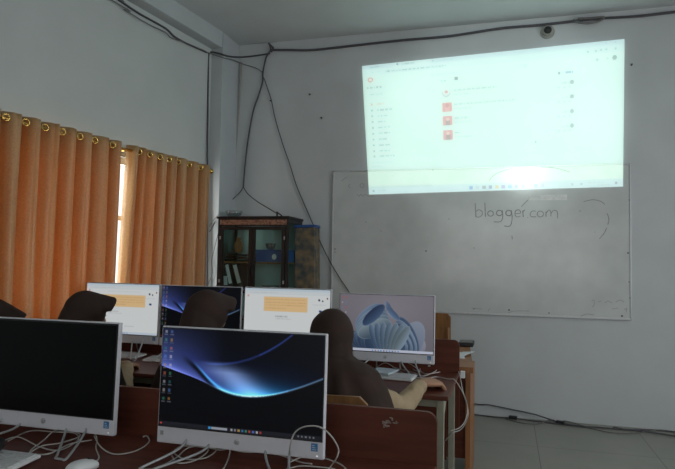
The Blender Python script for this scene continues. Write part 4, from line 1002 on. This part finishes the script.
# rightmost: seen from behind, right hand on the desk
rw = PZ(422.5, 383, .722)
person('person in dark brown hijab with beige sleeve, right hand on desk, nearest the camera', (-.757, 2.60, .985), radians(6), radians(4), (-.735, 2.47, .53), .155,
       PY(401, 408, 2.80), rw, (-.98, 2.80, .70), (-.80, 3.02, .71), ((.55, .83, -.05), (.83, -.55, -.12), dn), ((.15, 1, -.05), (-1, .1, 0), dn), voxel=.0055,
       cape=((.12, .09, .10), (.09, .16, .12), (.055, .215, .14), (-.01, .255, .17), (-.10, .282, .195), (-.19, .292, .205)), brim=False, curl=40, hs=1.32, cuff=(.84, .040))
def seated(label, x, y, ztop, yaw, pitch, hipx, rel=None, rwr=None, **k):
    hz = ztop - .118
    return person(label, (x, y, hz), yaw, pitch, (hipx, 2.44, .53), .15, rel or (hipx + .22, y + .12, .70), rwr or (hipx + .14, 3.00, .712), (hipx - .22, y + .12, .70), (hipx - .12, 3.00, .712),
                  ((-.1, 1, -.05), (1, .1, 0), dn), ((.1, 1, -.05), (-1, .1, 0), dn), **k)
seated('person in dark brown hijab whose head covers the far swoosh monitor', -1.375, 2.60, 1.168, radians(-26), radians(12), -1.37, voxel=.008)
seated('person in dark brown hijab with peaked brim in front of the leftmost far monitor', -2.07, 2.62, 1.143, radians(-28), radians(12), -2.09, (-2.09 + .235, 2.62, .63), (-2.07, 2.96, .712), voxel=.008)
seated('person in dark brown hijab cut off by the left edge of the photo', -2.625, 2.58, 1.086, radians(-25), radians(30), -2.68, voxel=.008)

# ------------------------------------------------------------------ light
def area(name, loc, target, sx, sy, power, col=(1, 1, 1)):
    l = bpy.data.lights.new(name, 'AREA'); l.shape = 'RECTANGLE'; l.size = sx; l.size_y = sy; l.energy = power; l.color = col
    o = bpy.data.objects.new(name, l); COL.objects.link(o); o.location = loc
    o.rotation_euler = (V(target) - V(loc)).to_track_quat('-Z', 'Z').to_euler(); return o
# fill lamps added at the unseen right and back walls; daylight behind the curtains
area('fill_right', (XR + .05, 2.3, 1.7), (0, 2.3, 1.7), 3.7, 1.35, 102, (.91, .97, 1))
area('fill_back', (.1, YB - .05, 1.7), (.1, 0, 1.7), 3.3, 1.35, 10, (.93, .975, 1))
pw = WL((WS0 + WS1) / 2, -.45, 1.6)
area('daylight_left', pw, pw + WN, 2.6, 1.6, 62, (1, .97, .93))
# projector lamp hanging from the ceiling: its mirror image makes the glare on the board
Pg = PY(525, 172, BY)
d_ = (Pg - V((0, 0, H))); d_.y = -d_.y; s_ = 0.93
lp = Pg + d_ * .93
l = bpy.data.lights.new('projector_lamp', 'SPOT'); l.energy = 120; l.shadow_soft_size = .07; l.spot_size = radians(26); l.spot_blend = .5; l.color = (.85, 1, .95)
o = bpy.data.objects.new('projector_lamp', l); COL.objects.link(o); o.location = lp; o.rotation_euler = (PY(495, 120, D) - lp).to_track_quat('-Z', 'Z').to_euler()
w = bpy.data.worlds.new('sky'); SC.world = w; w.use_nodes = True
w.node_tree.nodes['Background'].inputs[0].default_value = (1, .97, .93, 1); w.node_tree.nodes['Background'].inputs[1].default_value = 1.6
SC.view_settings.view_transform = 'Standard'; SC.view_settings.look = 'None'; SC.view_settings.exposure = 0; SC.view_settings.gamma = 1
